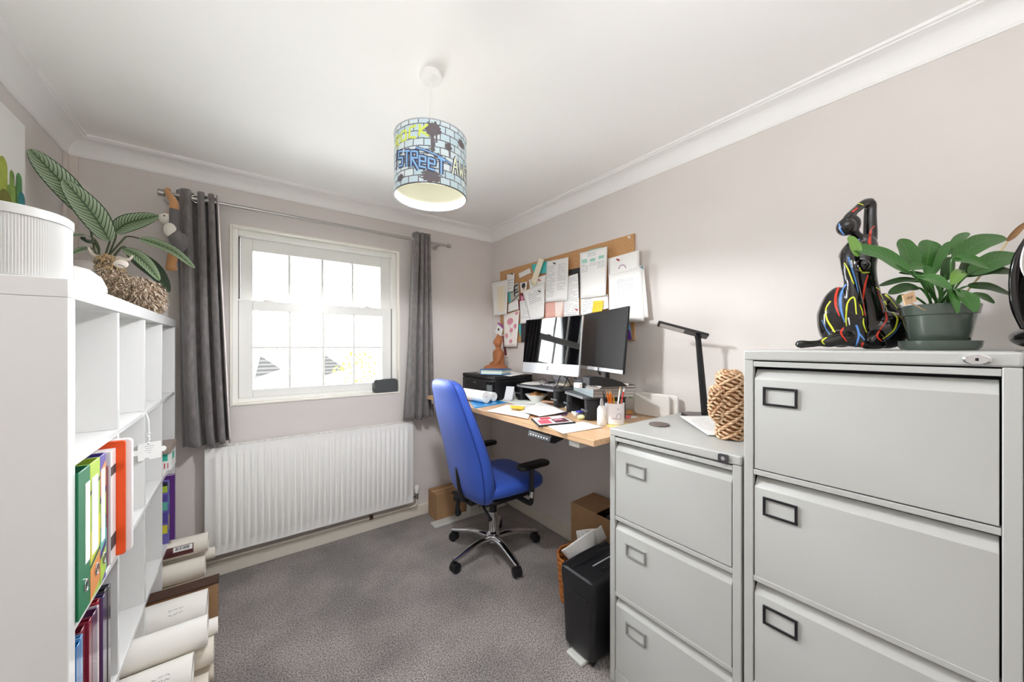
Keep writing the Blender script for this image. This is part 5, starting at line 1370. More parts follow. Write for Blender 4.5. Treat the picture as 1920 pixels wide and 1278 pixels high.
def peace_lily():
    D = .97
    def z8(x, y, d=D): return onD(1460 + x / 3.652, 350 + y / 3.652, d)
    c0 = z8(1090, 1110, D); c = Vector((c0.x, c0.y, ZB + .0005))
    k = D / 670 / 3.652
    m_pot = mat('green_glaze', '#4f5a52', .12, coat=.6)
    s = single('plant_saucer', MB().lathe([(.0, 0), (.068, 0), (.074, .008), (.077, .024), (.074, .025), (.070, .011), (.0, .010)], 48, c=c, caps=(False, False)), m_pot, 'dark green glazed saucer under the peace lily pot', 'saucer', c)
    r = thing('potted_peace_lily', 'peace lily in a dark green glazed pot on the tall filing cabinet', 'plant', c + Vector((0, 0, .0125)))
    part('pot', MB().lathe([(.0, .0125), (.052, .0125), (.054, .015), (.067, .092), (.071, .094), (.075, .118), (.072, .121), (.069, .119), (.065, .10), (.0, .098)], 48, c=c, caps=(False, False)), m_pot, r)
    part('soil', MB().lathe([(.0, .1045), (.0655, .1015)], 30, c=c, caps=(False, False)), mat('soil', '#2b211a', .95, noise_=(90, .4)), r)
    mats_ = [leaf_mat('lily_leaf', '#3a6b2c', '#58894a'), leaf_mat('lily_leaf_dark', '#29491f', '#3f6634'), leaf_mat('lily_leaf_lime', '#6f9c42', '#93b866')]
    top = c + Vector((0, 0, .105))
    L = [(900, 590, 490, 415, 175, .93, .98, 0), (540, 480, 485, 335, 95, .965, .985, 2), (920, 575, 835, 355, 185, 1.0, 1.02, 0), (1010, 575, 1045, 368, 190, 1.0, 1.03, 0), (1060, 600, 1175, 375, 70, .98, 1.0, 0), (1150, 470, 1305, 315, 75, 1.0, 1.03, 0),
         (1190, 510, 1555, 345, 150, .99, 1.0, 0), (1190, 490, 1450, 560, 120, .93, .90, 0), (1300, 600, 1700, 480, 150, .95, .95, 0), (1240, 610, 1640, 590, 110, .96, .93, 1), (950, 610, 1175, 705, 130, .92, .87, 0), (1000, 650, 685, 680, 60, .98, 1.0, 1), (960, 690, 750, 735, 85, .95, .95, 1),
         (1170, 690, 1220, 868, 80, .90, .86, 0), (1230, 700, 1335, 860, 150, .90, .86, 0), (1290, 680, 1600, 745, 90, .95, .92, 1), (1320, 730, 1475, 800, 80, .93, .9, 1), (1090, 650, 820, 590, 60, 1.0, 1.03, 1), (1020, 560, 880, 560, 90, .97, .97, 0), (1270, 580, 1180, 670, 80, .93, .9, 2),
         (850, 740, 812, 805, 45, .95, .95, 1), (1040, 690, 1010, 540, 90, .94, .95, 0), (1130, 650, 1180, 480, 90, .97, .98, 1), (1240, 640, 1330, 470, 80, 1.02, 1.05, 1)]
    for i, (x0, y0, x1, y1, w, d0, d1, mi) in enumerate(L):
        a, e = z8(x0, y0, d0), z8(x1, y1, d1)
        mid = a.lerp(e, .5) + Vector((0, 0, (e - a).length * .10))
        hint = Vector((-.55, -.62, .55)) if i not in (13, 14) else Vector((-.6, -.7, .1))
        lb = MB(); leaf(lb, [a, mid, e], w * k * 1.3, hint, .18, .05)
        lf = part('leaf', lb, mats_[mi], r, ang=0)
        if i not in (1,):
            root = top + Vector((random.uniform(-.022, .022), random.uniform(-.022, .022), -.004))
            part('stem', MB().tube(spline([root, root.lerp(a, .55) + Vector((0, 0, .012)), a, a.lerp(mid, .5)], 5), [.0026] * 10 + [.0018] * 5 + [.001], 6), mats_[0], lf)
    fs = z8(1500, 470, 1.0)
    root = top + Vector((.02, -.02, 0))
    fl = part('flower_stalk', MB().tube(spline([root, root.lerp(fs, .6), fs, z8(1585, 345, 1.0)], 6), .0026, 8), mat('cream_stalk', '#d8c59a', .5), r)
    sb = MB(); leaf(sb, [z8(1560, 375, 1.0), z8(1620, 310, .99), z8(1700, 240, .98)], 62 * k, (-.6, -.6, .4), .7, .1)
    part('withered_spathe', sb, mat('brown_bract', '#9c7650', .7), r, 'withered brown flower', ang=0)
    a = z8(895, 765, D - .075)
    tg = part('wooden_tag', MB().prism([(-.017, -.012), (.017, -.012), (.017, .014), (-.017, .014)], -.0012, .0012, 'y', M=Matrix.Translation(a) @ Matrix.Rotation(-YAW + .1, 4, 'Z') @ Matrix.Rotation(-.35, 4, 'Y')).tube([a + Vector((0, 0, -.01)), a.lerp(top, .55) + Vector((0, 0, -.012))], .0016, 6), mat('tag_wood', '#d8b48c', .6), r, 'small wooden tag with black handwriting')
    M = Matrix.Translation(a) @ Matrix.Rotation(-YAW + .1, 4, 'Z') @ Matrix.Rotation(-.35, 4, 'Y')
    wb = MB(); x = -.009
    for pl in ([(0, 0), (.001, .005), (.002, 0), (.003, .005), (.004, 0)], [(.006, 0), (.006, .007), (.009, .006), (.007, .003), (.010, .002), (.007, 0)], [(.011, .004), (.012, .0), (.0135, .004), (.0125, -.004)], [(.015, 0), (.015, .006)], [(.016, .004), (.0175, .0), (.0185, .005)]):
        q = [M @ Vector((x + px, -.0015, py)) for px, py in pl]
        wb.ribbon(q, .0009, M.to_3x3() @ Vector((0, -1, 0)))
    part('handwriting', wb, m_inkd, tg, smooth=False)
peace_lily()

# ------------------------------------------------------------------ on the bookcase
def wpx(u, v, d): return onD(u, v, d)
def storage_box():
    x0, x1, y0, y1 = -.672, -.306, 1.136, 1.31
    cx, cy = (x0 + x1) / 2, (y0 + y1) / 2
    r = thing('storage_box', 'white ribbed plastic box with rounded corners on the near end of the bookcase', 'box', (cx, cy, BH))
    z0, z1 = BH + .0005, 1.612
    def ring(z, g, rib):
        base = rrect(x1 - x0 + g, y1 - y0 + g, .078, 26, cx, cy)
        # resample evenly for fine ribs
        tot = [0]
        for i in range(len(base)): tot.append(tot[-1] + math.dist(base[i], base[(i + 1) % len(base)]))
        n = 480; out = []; j = 0
        for k in range(n):
            s = tot[-1] * k / n
            while tot[j + 1] < s: j += 1
            f = (s - tot[j]) / max(1e-9, tot[j + 1] - tot[j]); a, b = base[j], base[(j + 1) % len(base)]
            p = Vector((lerp(a[0], b[0], f), lerp(a[1], b[1], f), z))
            if rib and k % 2: p += (Vector((cx, cy, z)) - p).normalized() * .0016
            out.append(p)
        return out
    part('body', MB().loft([ring(z0, -.004, 0), ring(z0 + .004, 0, 0), ring(z0 + .0045, 0, 1), ring(z1 - .02, .0, 1), ring(z1 - .0195, .0, 0)]), mat('box_plastic', '#c8c8c6', .4), r, ang=25)
    part('rim', MB().loft([ring(z1 - .0195, .003, 0), ring(z1 - .002, .003, 0), ring(z1, -.002, 0)]), mat('box_plastic', '#c8c8c6', .4), r, ang=50)
storage_box()
c = Vector((-.355, 1.405, BH + .0005))
single('domed_ornament', MB().lathe([(.0, 0), (.062, 0), (.067, .004), (.066, .018), (.057, .042), (.038, .060), (.018, .066), (.0, .067)], 40, c=c, caps=(False, False)), mat('box_plastic', '#c8c8c6', .4), 'white domed ornament behind the ribbed box on the bookcase', 'ornament', c)
def cow():
    d = 1.50; sc = d / 670
    def q(x, y, dd=0): return onD(130 + x / 7.99, 440 + y / 7.99, d + dd)
    k = sc / 7.99
    c = q(900, 1100); c = Vector((c.x, c.y, BH))
    r = thing('highland_cow_ornament', 'shaggy brown highland cow ornament with pale horns on the bookcase', 'ornament', c)
    M = Matrix((Vector((c_, -s_, 0)), Vector((s_, c_, 0)), Vector((0, 0, 1)))).transposed().to_4x4()
    B = [((640, 730), (195, 200, 180)), ((900, 830), (320, 205, 190)), ((1150, 880), (190, 185, 170)), ((620, 530), (120, 130, 130)), ((590, 390), (105, 88, 100)), ((650, 960), (170, 190, 160)), ((1180, 1000), (160, 180, 150))]
    b = MB(); els = []
    zc = lambda p, rz: max(p.z, BH + rz * k * .9)
    for (x, y), (rx, rz, rd) in B:
        p = q(x, y); p.z = max(p.z, BH + rz * k + .001)
        if y > 550: pass
        MM = M.copy(); MM.translation = p
        b.ell((0, 0, 0), (rx * k, rd * k, rz * k), 22, 14, M=MM); els.append((MM, (rx * k, rd * k, rz * k), y < 560))
    part('body', b, mat('cow_hide', '#9a8570', .9), r, remesh=.005)
    fur = MB(); rnd = random.Random(5)
    for i in range(3000):
        MM, rr, head = els[rnd.choices(range(len(els)), [3, 5, 3, 2, 1.6, 2, 2])[0]]
        a = rnd.uniform(0, 2 * PI); h = rnd.uniform(-.8, 1)
        n = Vector((math.cos(a) * math.sqrt(1 - h * h), math.sin(a) * math.sqrt(1 - h * h), h))
        p = Vector((n.x * rr[0], n.y * rr[1], n.z * rr[2]))
        dn = (Vector((rnd.gauss(0, .45) + (.5 if not head else 0), rnd.gauss(0, .3), -1)) + n * .55).normalized()
        L = rnd.uniform(.018, .034) if not head else rnd.uniform(.014, .024)
        sd = dn.cross(n); sd = sd.normalized() * rnd.uniform(.0016, .0032)
        p0 = MM @ (p * 1.0); R3 = MM.to_3x3()
        e = p0 + R3 @ (dn * L + n * .004); mid = p0 + R3 @ (dn * L * .5 + n * .009)
        if e.z < BH + .001: e.z = BH + .001
        if mid.z < BH + .001: mid.z = BH + .001
        s3 = R3 @ sd
        fur.add([p0 - s3, p0 + s3, mid + s3 * .9, mid - s3 * .9, e], [(0, 1, 2, 3), (3, 2, 4)], 2 if head and h > .1 else rnd.choice((0, 0, 1, 3)))
    part('shaggy_coat', fur, [mat('coat_brown', '#b7a28c', .85), mat('coat_pale', '#e3d5c3', .85), mat('coat_tan', '#c6aa80', .85), mat('coat_dark', '#92806b', .85)], r, smooth=False)
    mz = MB(); p = q(775, 435, -.075); MM = M.copy(); MM.translation = p
    mz.ell((0, 0, 0), (88 * k, 60 * k, 62 * k), 18, 12, M=MM)
    mu = part('muzzle', mz, mat('muzzle_pale', '#e3d8cf', .7), r)
    ln = MB().tube([q(700, 455, -.087), q(745, 448, -.0895), q(790, 458, -.089), q(830, 490, -.084)], .0011, 6).tube([q(725, 395, -.087), q(745, 402, -.088)], .0014, 6)
    part('mouth_line', ln, m_inkd, mu)
    hm = mat('horn', '#e0d3c4', .5)
    part('horn', MB().tube(spline([q(470, 335), q(390, 320), q(320, 260), q(285, 180, -.01)], 5), [lerp(.0105, .0035, i / 15) for i in range(16)], 12), hm, r)
    part('horn', MB().tube(spline([q(740, 350, -.03), q(820, 370, -.04), q(900, 365, -.04), q(950, 310, -.04)], 5), [lerp(.0095, .003, i / 15) for i in range(16)], 12), hm, r)
cow()
def calathea():
    pc = Vector((-.536, 2.495, BH + .0005))
    r = thing('potted_calathea', 'striped-leaf calathea in a white pot behind the cow on the bookcase', 'plant', pc)
    part('pot', MB().lathe([(.0, 0), (.066, 0), (.07, .004), (.076, .235), (.079, .238), (.077, .245), (.072, .24), (.069, .21), (.0, .208)], 40, c=pc, caps=(False, False)), mat('pot_cream', '#e9e2dc', .5), r)
    part('soil', MB().lathe([(.0, .218), (.0715, .215)], 24, c=pc, caps=(False, False)), MATS['soil'], r)
    m = calathea_mat(); dk = leaf_mat('calathea_underside', '#3c4a3c', '#56654f'); sm = mat('leaf_stem', '#5d6b4a', .5)
    top = pc + Vector((0, 0, .215))
    def lf(pts, w, mm, hint=(.05, -1, .25), cup=.12, prof=None, stem=None):
        P_ = [wpx(*p) for p in pts]
        for p in P_: p.x = max(p.x, XL + .012)
        b = MB(); leaf(b, P_, w, hint, cup, .04, prof or (lambda u: max(.012, 1.62 * max(0, u) ** .55 * max(0, 1 - u) ** .72)), 30)
        o = part('leaf', b, mm, r, ang=0)
        st = [top + Vector((random.uniform(-.02, .02), random.uniform(-.02, .02), 0))] + [wpx(*p) for p in (stem or [])] + [P_[0]]
        part('stem', MB().tube(spline(st, 8), .0035, 8), sm, o)
    lf([(165, 405, 1.56), (128, 356, 1.50), (90, 315, 1.45), (52, 278, 1.41)], .135, m)
    lf([(206, 452, 1.58), (180, 410, 1.54), (150, 372, 1.50), (118, 336, 1.47)], .14, m)
    lf([(214, 436, 1.62), (235, 420, 1.63), (265, 411, 1.64), (298, 404, 1.65)], .105, m, (.1, -1, -.35), stem=[(216, 448, 1.62)])
    lf([(262, 447, 1.68), (290, 455, 1.70), (328, 472, 1.71), (366, 503, 1.71)], .075, m, (.0, -1, .5), stem=[(228, 452, 1.65), (240, 443, 1.67)])
    lf([(232, 466, 1.62), (256, 478, 1.62), (280, 500, 1.61), (299, 526, 1.60)], .082, m, (.2, -1, .4), stem=[(225, 466, 1.62)])
    lf([(240, 470, 1.68), (268, 490, 1.70), (296, 514, 1.70), (318, 548, 1.68)], .105, dk, (-.1, -1, .2), stem=[(228, 464, 1.66)])
    lf([(178, 449, 1.52), (165, 442, 1.48), (148, 440, 1.44), (128, 443, 1.40)], .035, m, (.2, -.4, 1), stem=[(186, 470, 1.56)])
    lf([(176, 452, 1.53), (166, 452, 1.50), (156, 448, 1.48), (150, 446, 1.47)], .04, dk, (.2, -.8, .4), stem=[(186, 476, 1.57)])
    lf([(166, 463, 1.52), (156, 466, 1.49), (144, 471, 1.46), (130, 478, 1.43)], .035, m, (.2, -.8, .6), stem=[(180, 474, 1.56)])
calathea()
def painting():
    y0, y1, z0, z1 = 1.52, 2.195, 1.50, 2.167
    r = thing('canvas_picture', 'canvas picture of green watercolour cacti on the left wall', 'picture', (XL + .01, (y0 + y1) / 2, z0))
    part('canvas', MB().box(XL + .0005, XL + .026, y0, y1, z0, z1), mat('canvas_white', '#ecebe8', .8), r, bev=.002)
    def pads(u0, v0, u1, v1): return (onX(u0, v0, XL + .0265), onX(u1, v1, XL + .0265))
    X = XL + .0264
    def col(yc, w, zb, zt): return [(yc - w / 2, zb), (yc + w / 2, zb)] + [(yc + w / 2 * math.cos(a), zt - w * .6 + w * .6 * math.sin(a)) for a in [PI * i / 8 for i in range(9)]]
    P = lambda u, v: onX(u, v, X)
    def shape(nm, m, poly, k): part(nm, MB().add([Vector((X + .0002 * k, p[0], p[1])) for p in poly], [tuple(range(len(poly)))]), m, r, smooth=False)
    g = [mat('wash_lime', '#a9b54c', .8, noise_=(30, .2)), mat('wash_green', '#7f9c4a', .8, noise_=(30, .25)), mat('wash_leaf', '#5c9459', .8, noise_=(30, .25)), mat('wash_teal', '#3f8c92', .8, noise_=(22, .3)), mat('wash_olive', '#75742f', .8, noise_=(30, .25)), mat('wash_navy', '#3a5a86', .8, noise_=(20, .3))]
    shape('painted_cactus', g[0], col(2.035, .06, 1.60, P(2, 290).z), 1)
    shape('painted_cactus', g[1], col(2.095, .035, 1.60, P(13, 312).z), 1); shape('painted_cactus', g[1], col(2.075, .03, 1.60, P(8, 340).z), 2); shape('painted_cactus', g[1], col(2.113, .028, 1.60, P(17, 340).z), 2)
    shape('painted_cactus', g[2], col(2.145, .045, 1.60, P(26, 317).z), 2)
    shape('painted_cactus', g[3], col(2.165, .05, 1.56, P(38, 358).z), 3); shape('painted_cactus', g[4], col(2.05, .10, 1.56, P(6, 352).z), 3); shape('painted_cactus', g[5], col(2.13, .10, 1.54, P(20, 374).z), 4)
    shape('painted_cactus', g[0], col(1.80, .10, 1.60, 2.0), 1); shape('painted_cactus', g[2], col(1.68, .07, 1.60, 1.9), 2)
painting()
def plush():
    d = 1.845; k = d / 670 / 5.555
    def q(x, y, dd=0): return onD(280 + x / 5.555, 330 + y / 5.555, d + dd)
    r = thing('plush_toy', 'grey and cream plush animal with tan paws hanging from the curtain pole', 'soft toy', q(250, 1000))
    tan = mat('plush_tan', '#c99562', .95, sheen=.3, bump=(300, .3)); gr = mat('plush_grey', '#6f6c6d', .95, sheen=.3, bump=(300, .3)); cr = mat('plush_cream', '#e7e3d8', .95, sheen=.3)
    part('body', MB().tube(spline([q(230, 520), q(270, 620), q(300, 720), q(285, 790)], 5), [.020 + .012 * math.sin(PI * i / 15) for i in range(16)], 16), gr, r)
    part('tail', MB().tube(spline([q(330, 760, .01), q(360, 690, .015), q(345, 600, .015)], 5), [.012, .015, .018, .020, .020, .020, .019, .018, .016, .013, .008], 14), gr, r)
    part('chest', MB().ell(q(215, 560, -.022), (.026, .02, .036), 16, 10), cr, r)
    hd = part('head', MB().ell(q(185, 450), (.034, .03, .03), 18, 12), cr, r)
    part('muzzle', MB().ell(q(130, 440, -.01), (.02, .018, .018), 14, 10), tan, hd)
    part('ear', MB().ell(q(185, 405, .01), (.012, .008, .014), 12, 8), tan, hd)
    part('eye', MB().ell(q(155, 412, -.029), .0035, 10, 8), m_black, hd)
    part('sleeve', MB().tube(spline([q(260, 560), q(255, 470), q(258, 345)], 5), .019, 14), gr, r)
    top = Vector((-.313, PY, PZ))
    part('arm', MB().tube(spline([q(258, 345), q(255, 270, .0), top + Vector((0, -.022, 0)), top + Vector((0, -.012, .019)), top + Vector((0, .010, .020)), top + Vector((0, .022, .004))], 5), [.019, .019, .019, .019, .018, .018, .017, .016, .015, .014, .012, .011, .010, .0095, .0095, .009, .009, .009, .009, .009, .009, .009, .009, .009, .009, .008], 14), tan, r)
    part('leg', MB().tube(spline([q(270, 780), q(240, 850), q(228, 930), q(235, 985)], 5), [.026, .025, .024, .023, .022, .021, .02, .02, .02, .02, .021, .022, .023, .023, .02, .012], 14), tan, r)
plush()

# files and books in the bookcase
def lever_arch(label, y0, w, cell, m, col_label, spots=None, h=.318, dep=.285, xf=BX1 + .004):
    z0 = cell_z(cell) + .0005
    r = thing('lever_arch_file', label, 'file', (xf - dep / 2, y0 + w / 2, z0), 'lever arch files on the upper shelf')
    c = MB().box(xf - .003, xf, y0, y0 + w, z0, z0 + h).box(xf - dep, xf - .003, y0, y0 + .0025, z0, z0 + h).box(xf - dep, xf - .003, y0 + w - .0025, y0 + w, z0, z0 + h)
    part('cover', c, m, r, bev=.0008)
    part('page_block', MB().box(xf - dep + .01, xf - .02, y0 + .006, y0 + w - .014, z0 + .004, z0 + h - .02), m_paper, r)
    part('spine_label', MB().box(xf + .0002, xf + .0009, y0 + w * .55 if spots is None else y0 + w * .12, y0 + w * .95 if spots is None else y0 + w * .75, z0 + h - .215, z0 + h - .035), m_paper, r, 'white spine label')
    ring = [Vector((xf + .0009, y0 + w * .62 + .0095 * math.cos(a), z0 + .055 + .0125 * math.sin(a))) for a in [2 * PI * i / 24 for i in range(24)]]
    part('finger_ring', MB().tube(ring, .0022, 8, closed=True), m_chrome, r, 'chrome finger ring')
    if spots:
        rnd = random.Random(label)
        for i, (nm, mm, za, zb, ya, yb) in enumerate(spots):
            part(nm, MB().prism([(y0 + w * ya, z0 + za), (y0 + w * yb, z0 + za + .02), (y0 + w * yb, z0 + zb + .02), (y0 + w * ya, z0 + zb)], xf + .0001, xf + .00018 + i * .00005, 'x'), mm, r, smooth=False)
    return r
lever_arch('plain green lever arch file nearest in the second row of the bookcase', 1.170, .073, 2, m_green, '')
lime = mat('lime_board', '#a8c53e', .4); oran = mat('patch_orange', '#d98a4a', .4); tealp = mat('patch_teal', '#5fb3a0', .4); dkb = mat('patch_dark', '#2c2f36', .4); purp = mat('patch_violet', '#54479a', .4); yelp = mat('patch_yellow', '#d9cf3a', .4)
lever_arch('lime green patterned lever arch file beside the plain green one', 1.245, .070, 2, lime, '', spots=[('printed_patch', yelp, .09, .16, 0, 1), ('printed_patch', oran, 0.0, .07, 0, 1), ('printed_line', dkb, .074, .082, 0, 1), ('printed_line', dkb, .245, .253, 0, 1)])
lever_arch('violet and orange patterned lever arch file beside the lime one', 1.317, .045, 2, purp, '', spots=[('printed_patch', oran, .215, .28, 0, 1), ('printed_patch', lime, .14, .2, 0, 1), ('printed_patch', tealp, .08, .135, 0, 1), ('printed_patch', lime, .0, .06, 0, 1), ('printed_line', dkb, .2, .21, 0, 1), ('printed_line', dkb, .065, .072, 0, 1)])
def book(label, y0, w, cell, h, m, dep=.21, xf=BX1 - .004, pages=True, group='books and files in the bookcase', name='book', cat='book', bands=()):
    z0 = cell_z(cell) + .0005
    r = thing(name, label, cat, (xf - dep / 2, y0 + w / 2, z0), group)
    t = min(.002, w / 4)
    part('cover', MB().box(xf - t, xf, y0, y0 + w, z0, z0 + h).box(xf - dep, xf - t, y0, y0 + t, z0, z0 + h).box(xf - dep, xf - t, y0 + w - t, y0 + w, z0, z0 + h), m, r, bev=.0006)
    part('page_block', MB().box(xf - dep + .003, xf - t - .0003, y0 + t, y0 + w - t, z0 + .002, z0 + h - (.03 if name == 'display_folder' else .003)), m_paper, r)
    for i, (mm, a, b) in enumerate(bands):
        part('spine_band', MB().box(xf + .0002, xf + .0007, y0 + .0005, y0 + w - .0005, z0 + a * h, z0 + b * h), mm, r, smooth=False)
    return r
book('thin lilac folder right of the patterned files', 1.364, .010, 2, .265, mat('lilac_board', '#b9a4c9', .4), name='folder', cat='folder')
book('thin pale blue book beside the lilac folder', 1.3755, .012, 2, .245, mat('pale_blue', '#6fa9cf', .4), bands=[(mat('strong_blue', '#2d6bb0', .4), 0, .6)])
book('dark navy book with a teal foot beside the pale blue book', 1.389, .018, 2, .262, mat('navy_cover', '#1e2240', .4), bands=[(mat('teal_foot', '#2f97a3', .4), 0, .42)])
book('thin dark red book beside the navy one', 1.4085, .014, 2, .268, mat('dark_red', '#7c1f2b', .4))
book('thick white box file with dark blots on its spine', 1.4245, .048, 2, .305, mat('white_board', '#efecea', .4), dep=.25, xf=BX1, name='box_file', cat='file', bands=[(mat('blot', '#4a3f40', .6), .78, .86), (mat('blot', '#4a3f40', .6), .12, .24)])
zc = cell_z(2)
single('orange_folder', MB().prism(rrect(.36, .322, .006, 4, BX1 + .018 - .18, zc + .162), 1.4745, 1.4825, 'y'), m_orange, 'large bright orange folder sticking out of the second row', 'folder', (BX1 - .16, 1.478, zc), bev=.001)
single('white_portfolio', MB().prism(rrect(.37, .325, .012, 4, BX1 + .030 - .185, zc + .1635), 1.4850, 1.5010, 'y'), mat('white_board', '#efecea', .4), 'large white portfolio sticking out behind the orange folder', 'folder', (BX1 - .15, 1.493, zc), bev=.002)
pl = [('blue', '#1f6fae', .030, .295), ('pale blue', '#5b93c4', .018, .298), ('dark red', '#7a2330', .034, .300), ('crimson', '#8c1f3a', .022, .302), ('plum', '#5a2a55', .040, .300), ('clear', '#c9c4cb', .020, .296), ('bright red', '#a92a32', .022, .302), ('violet', '#50406e', .022, .300), ('black', '#3d3a3f', .026, .304), ('dark grey', '#55525c', .024, .300)]
y = 1.174
for i, (nm, hx, w, h) in enumerate(pl):
    if y + w > 1.500: break
    m = mat('clear_plastic_' + nm.replace(' ', '_'), hx, .18, coat=.4, bump=(25, .15))
    o = book(f'{nm} plastic display folder in the third row of the bookcase', y, w - .0015, 1, h, m, dep=.25, xf=BX1 - .002 + random.uniform(-.004, .004), name='display_folder', cat='folder', group='plastic display folders in the third row')
    y += w
# far column, second and third rows
y = cell_y(3)
z2 = cell_z(2)
t = thing('white_carton', 'white carton with teal panel in the far column of the bookcase', 'carton', (-.33, y + .20, z2), )
part('carton', MB().box(-.40, -.272, y + .12, y + .26, z2 + .0005, z2 + .085), mat('carton_white', '#eef0ee', .5), t, bev=.001)
part('printed_panel', MB().box(-.36, -.285, y + .1192, y + .1197, z2 + .045, z2 + .078).box(-.2717, -.2712, y + .14, y + .2, z2 + .045, z2 + .078), mat('panel_teal', '#2fae98', .5), t)
part('printed_text', MB().box(-.31, -.306, y + .1190, y + .1196, z2 + .01, z2 + .035).box(-.298, -.294, y + .1190, y + .1196, z2 + .01, z2 + .035).box(-.286, -.283, y + .1190, y + .1196, z2 + .01, z2 + .035), red, t)
part('orange_mark', MB().box(-.395, -.375, y + .1190, y + .1196, z2 + .02, z2 + .036), oran, t)
single('tin_box', MB().box(-.41, -.27, y + .10, y + .27, z2 + .0855, z2 + .118), mat('brown_tin', '#9a8b80', .4), 'brown and green tin on top of the white carton', 'tin', (-.34, y + .18, z2 + .0855), bev=.003)
single('reel', MB().ell((-.375, y + .055, z2 + .0185), (.03, .03, .018)), mat('lime_ball', '#a4d84a', .5), 'lime green reel in front of the white carton', 'reel', (-.36, y + .05, z2))
fb = [('multicoloured book with violet and yellow bands', '#6b62b0', .016, .30), ('blue and green book', '#4a6fa0', .014, .29), ('plain purple folder', '#5a2878', .022, .315), ('dark purple folder', '#46215e', .022, .31), ('pale lilac book', '#c9bfd2', .02, .27)]
yy = y + .13
for i, (nm, hx, w, h) in enumerate(fb):
    bk0 = book(f'{nm} standing in the far column of the third row', yy, w - .001, 1, h, mat('far_cover' + str(i), hx, .45), dep=.22, xf=BX1 + .002 + .018 * (i == 2) + .014 * (i == 3), group='books in the far column of the bookcase', bands=[(mat('patch_yellow', '#d9cf3a', .4), .22, .45), (tealp, .6, .75), (lime, .85, .95)] if i == 0 else ())
    if i == 0:
        z_ = cell_z(1)
        for k_, (mm_, a_, b_) in enumerate(((MATS['patch_yellow'], .05, .09), (MATS['patch_violet'], .10, .15), (tealp, .16, .20), (MATS['patch_violet'], .2, .235), (lime, .245, .275), (MATS['patch_dark'], .275, .295))):
            part('cover_patch', MB().box(BX1 - .12, BX1 - .002, yy - .0008, yy - .0003, z_ + a_, z_ + b_), mm_, bk0, smooth=False)
    yy += w
# hanging jigsaw-shaped tag
def tagthing():
    yv = cell_y(2) - .012; x = BX1 + .006; zt = 1.09
    r = thing('hanging_tag', 'white jigsaw-shaped tag hanging on a looped string from a bookcase shelf', 'tag', (x, yv, .92))
    zt = cell_z(3) - .004
    st = MB().tube(spline([(x - .006, yv, zt), (x + .001, yv - .003, zt - .03), (x + .003, yv - .002, zt - .09), (x + .002, yv, .975)], 6), .0016, 6).tube(spline([(x - .006, yv, zt), (x + .001, yv + .008, zt - .03), (x + .002, yv + .006, zt - .09), (x + .002, yv, .975)], 6), .0016, 6)
    for i in range(4): st.ell((x + .002, yv + (.004 if i % 2 else -.003), .975 + i * .012), .0045, 10, 8)
    part('string', st, m_whitep, r)
    M = Matrix.Translation((x + .004, yv, .945)) @ Matrix.Rotation(math.radians(24), 4, 'Z')
    body = []
    w, h = .062, .062
    def arc(cx, cz, rr, a0, a1): return [(cx + rr * math.cos(math.radians(lerp(a0, a1, i / 8))), cz + rr * math.sin(math.radians(lerp(a0, a1, i / 8)))) for i in range(9)]
    poly = [(-w / 2, -h / 2)] + arc(-.008, -h / 2, .008, 180, 0) + [(w / 2, -h / 2)] + arc(w / 2 + .006, 0, .010, -120, 120) + [(w / 2, h / 2), (-w / 2, h / 2)] + arc(-w / 2 - .006, 0, .010, 60, 300)
    part('jigsaw_piece', MB().prism(poly, -.002, .002, 'y', M=M), m_whitep, r, bev=.0006)
    b = MB()
    for k, (a, e) in enumerate(((-.014, .012), (-.010, .009), (-.012, .006), (-.004, .004))):
        b.box(a, e, -.0026, -.0021, .018 - k * .008, .020 - k * .008, M=M)
    part('printed_text', b, m_ink, r)
tagthing()

# ------------------------------------------------------------------ paper rolls in and under the bottom row
mp = [mat('plan_paper_a', '#efece6', .75), mat('plan_paper_b', '#e6dfd3', .75), mat('plan_paper_c', '#dcd2c3', .75)]
GR = 'rolled plans in the bottom row of the bookcase'
def plan(label, y, z, R, xe, m, L=.52, hole=None):
    xe = max(xe, XL + .05); L = min(L, xe - XL - .006)
    return roll_at('rolled_plan', label, 'paper roll', (xe, y, z), (-1, 0, 0), L, R, hole or R * .72, mp[m], GR)
def scribble(root, y, z, R, x0, sg):
    b = MB(); rnd = random.Random(int(x0 * 1000))
    a0 = math.radians(232)
    for k in range(sg):
        x = x0 + k * .016
        for j in range(2):
            pts = []; nn = []
            for i in range(5):
                a = a0 - .22 * j + rnd.uniform(-.07, .07); n = Vector((0, math.cos(a), math.sin(a)))
                n = Vector((0, -abs(math.cos(a)), abs(math.sin(a)))); pts.append(Vector((x + i * .003, y, z)) + n * (R + .0006)); nn.append(n)
            b.ribbon(pts, .0012, nn)
    part('handwriting', b, m_inkd, root, smooth=False)
p = plan('topmost rolled plan with a maroon barcode label, in the far column', 2.42, .325, .044, -.142, 1)
lb = MB()
def lab(mb, y, z, R, xa, xb, a_, b_, k):
    n_ = 8
    for i in range(n_):
        t0, t1 = lerp(a_, b_, i / n_), lerp(a_, b_, (i + 1) / n_)
        f = lambda x, t: Vector((x, y - math.cos(t) * (R + .0004 * k), z + math.sin(t) * (R + .0004 * k)))
        mb.add([f(xa, t0), f(xb, t0), f(xb, t1), f(xa, t1)], [(0, 1, 2, 3)])
lab(lb, 2.42, .325, .044, -.42, -.196, -.5, .62, 1); part('maroon_label', lb, mat('label_maroon', '#5a2c30', .6), p, 'maroon printed label')
l2 = MB(); lab(l2, 2.42, .325, .044, -.27, -.20, .05, .55, 2); part('barcode_panel', l2, m_paper, p)
l3 = MB()
xx = -.262
while xx < -.212:
    w = random.choice((.0012, .002, .003)); lab(l3, 2.42, .325, .044, xx, xx + w, .2, .5, 3); xx += w + random.choice((.0014, .002))
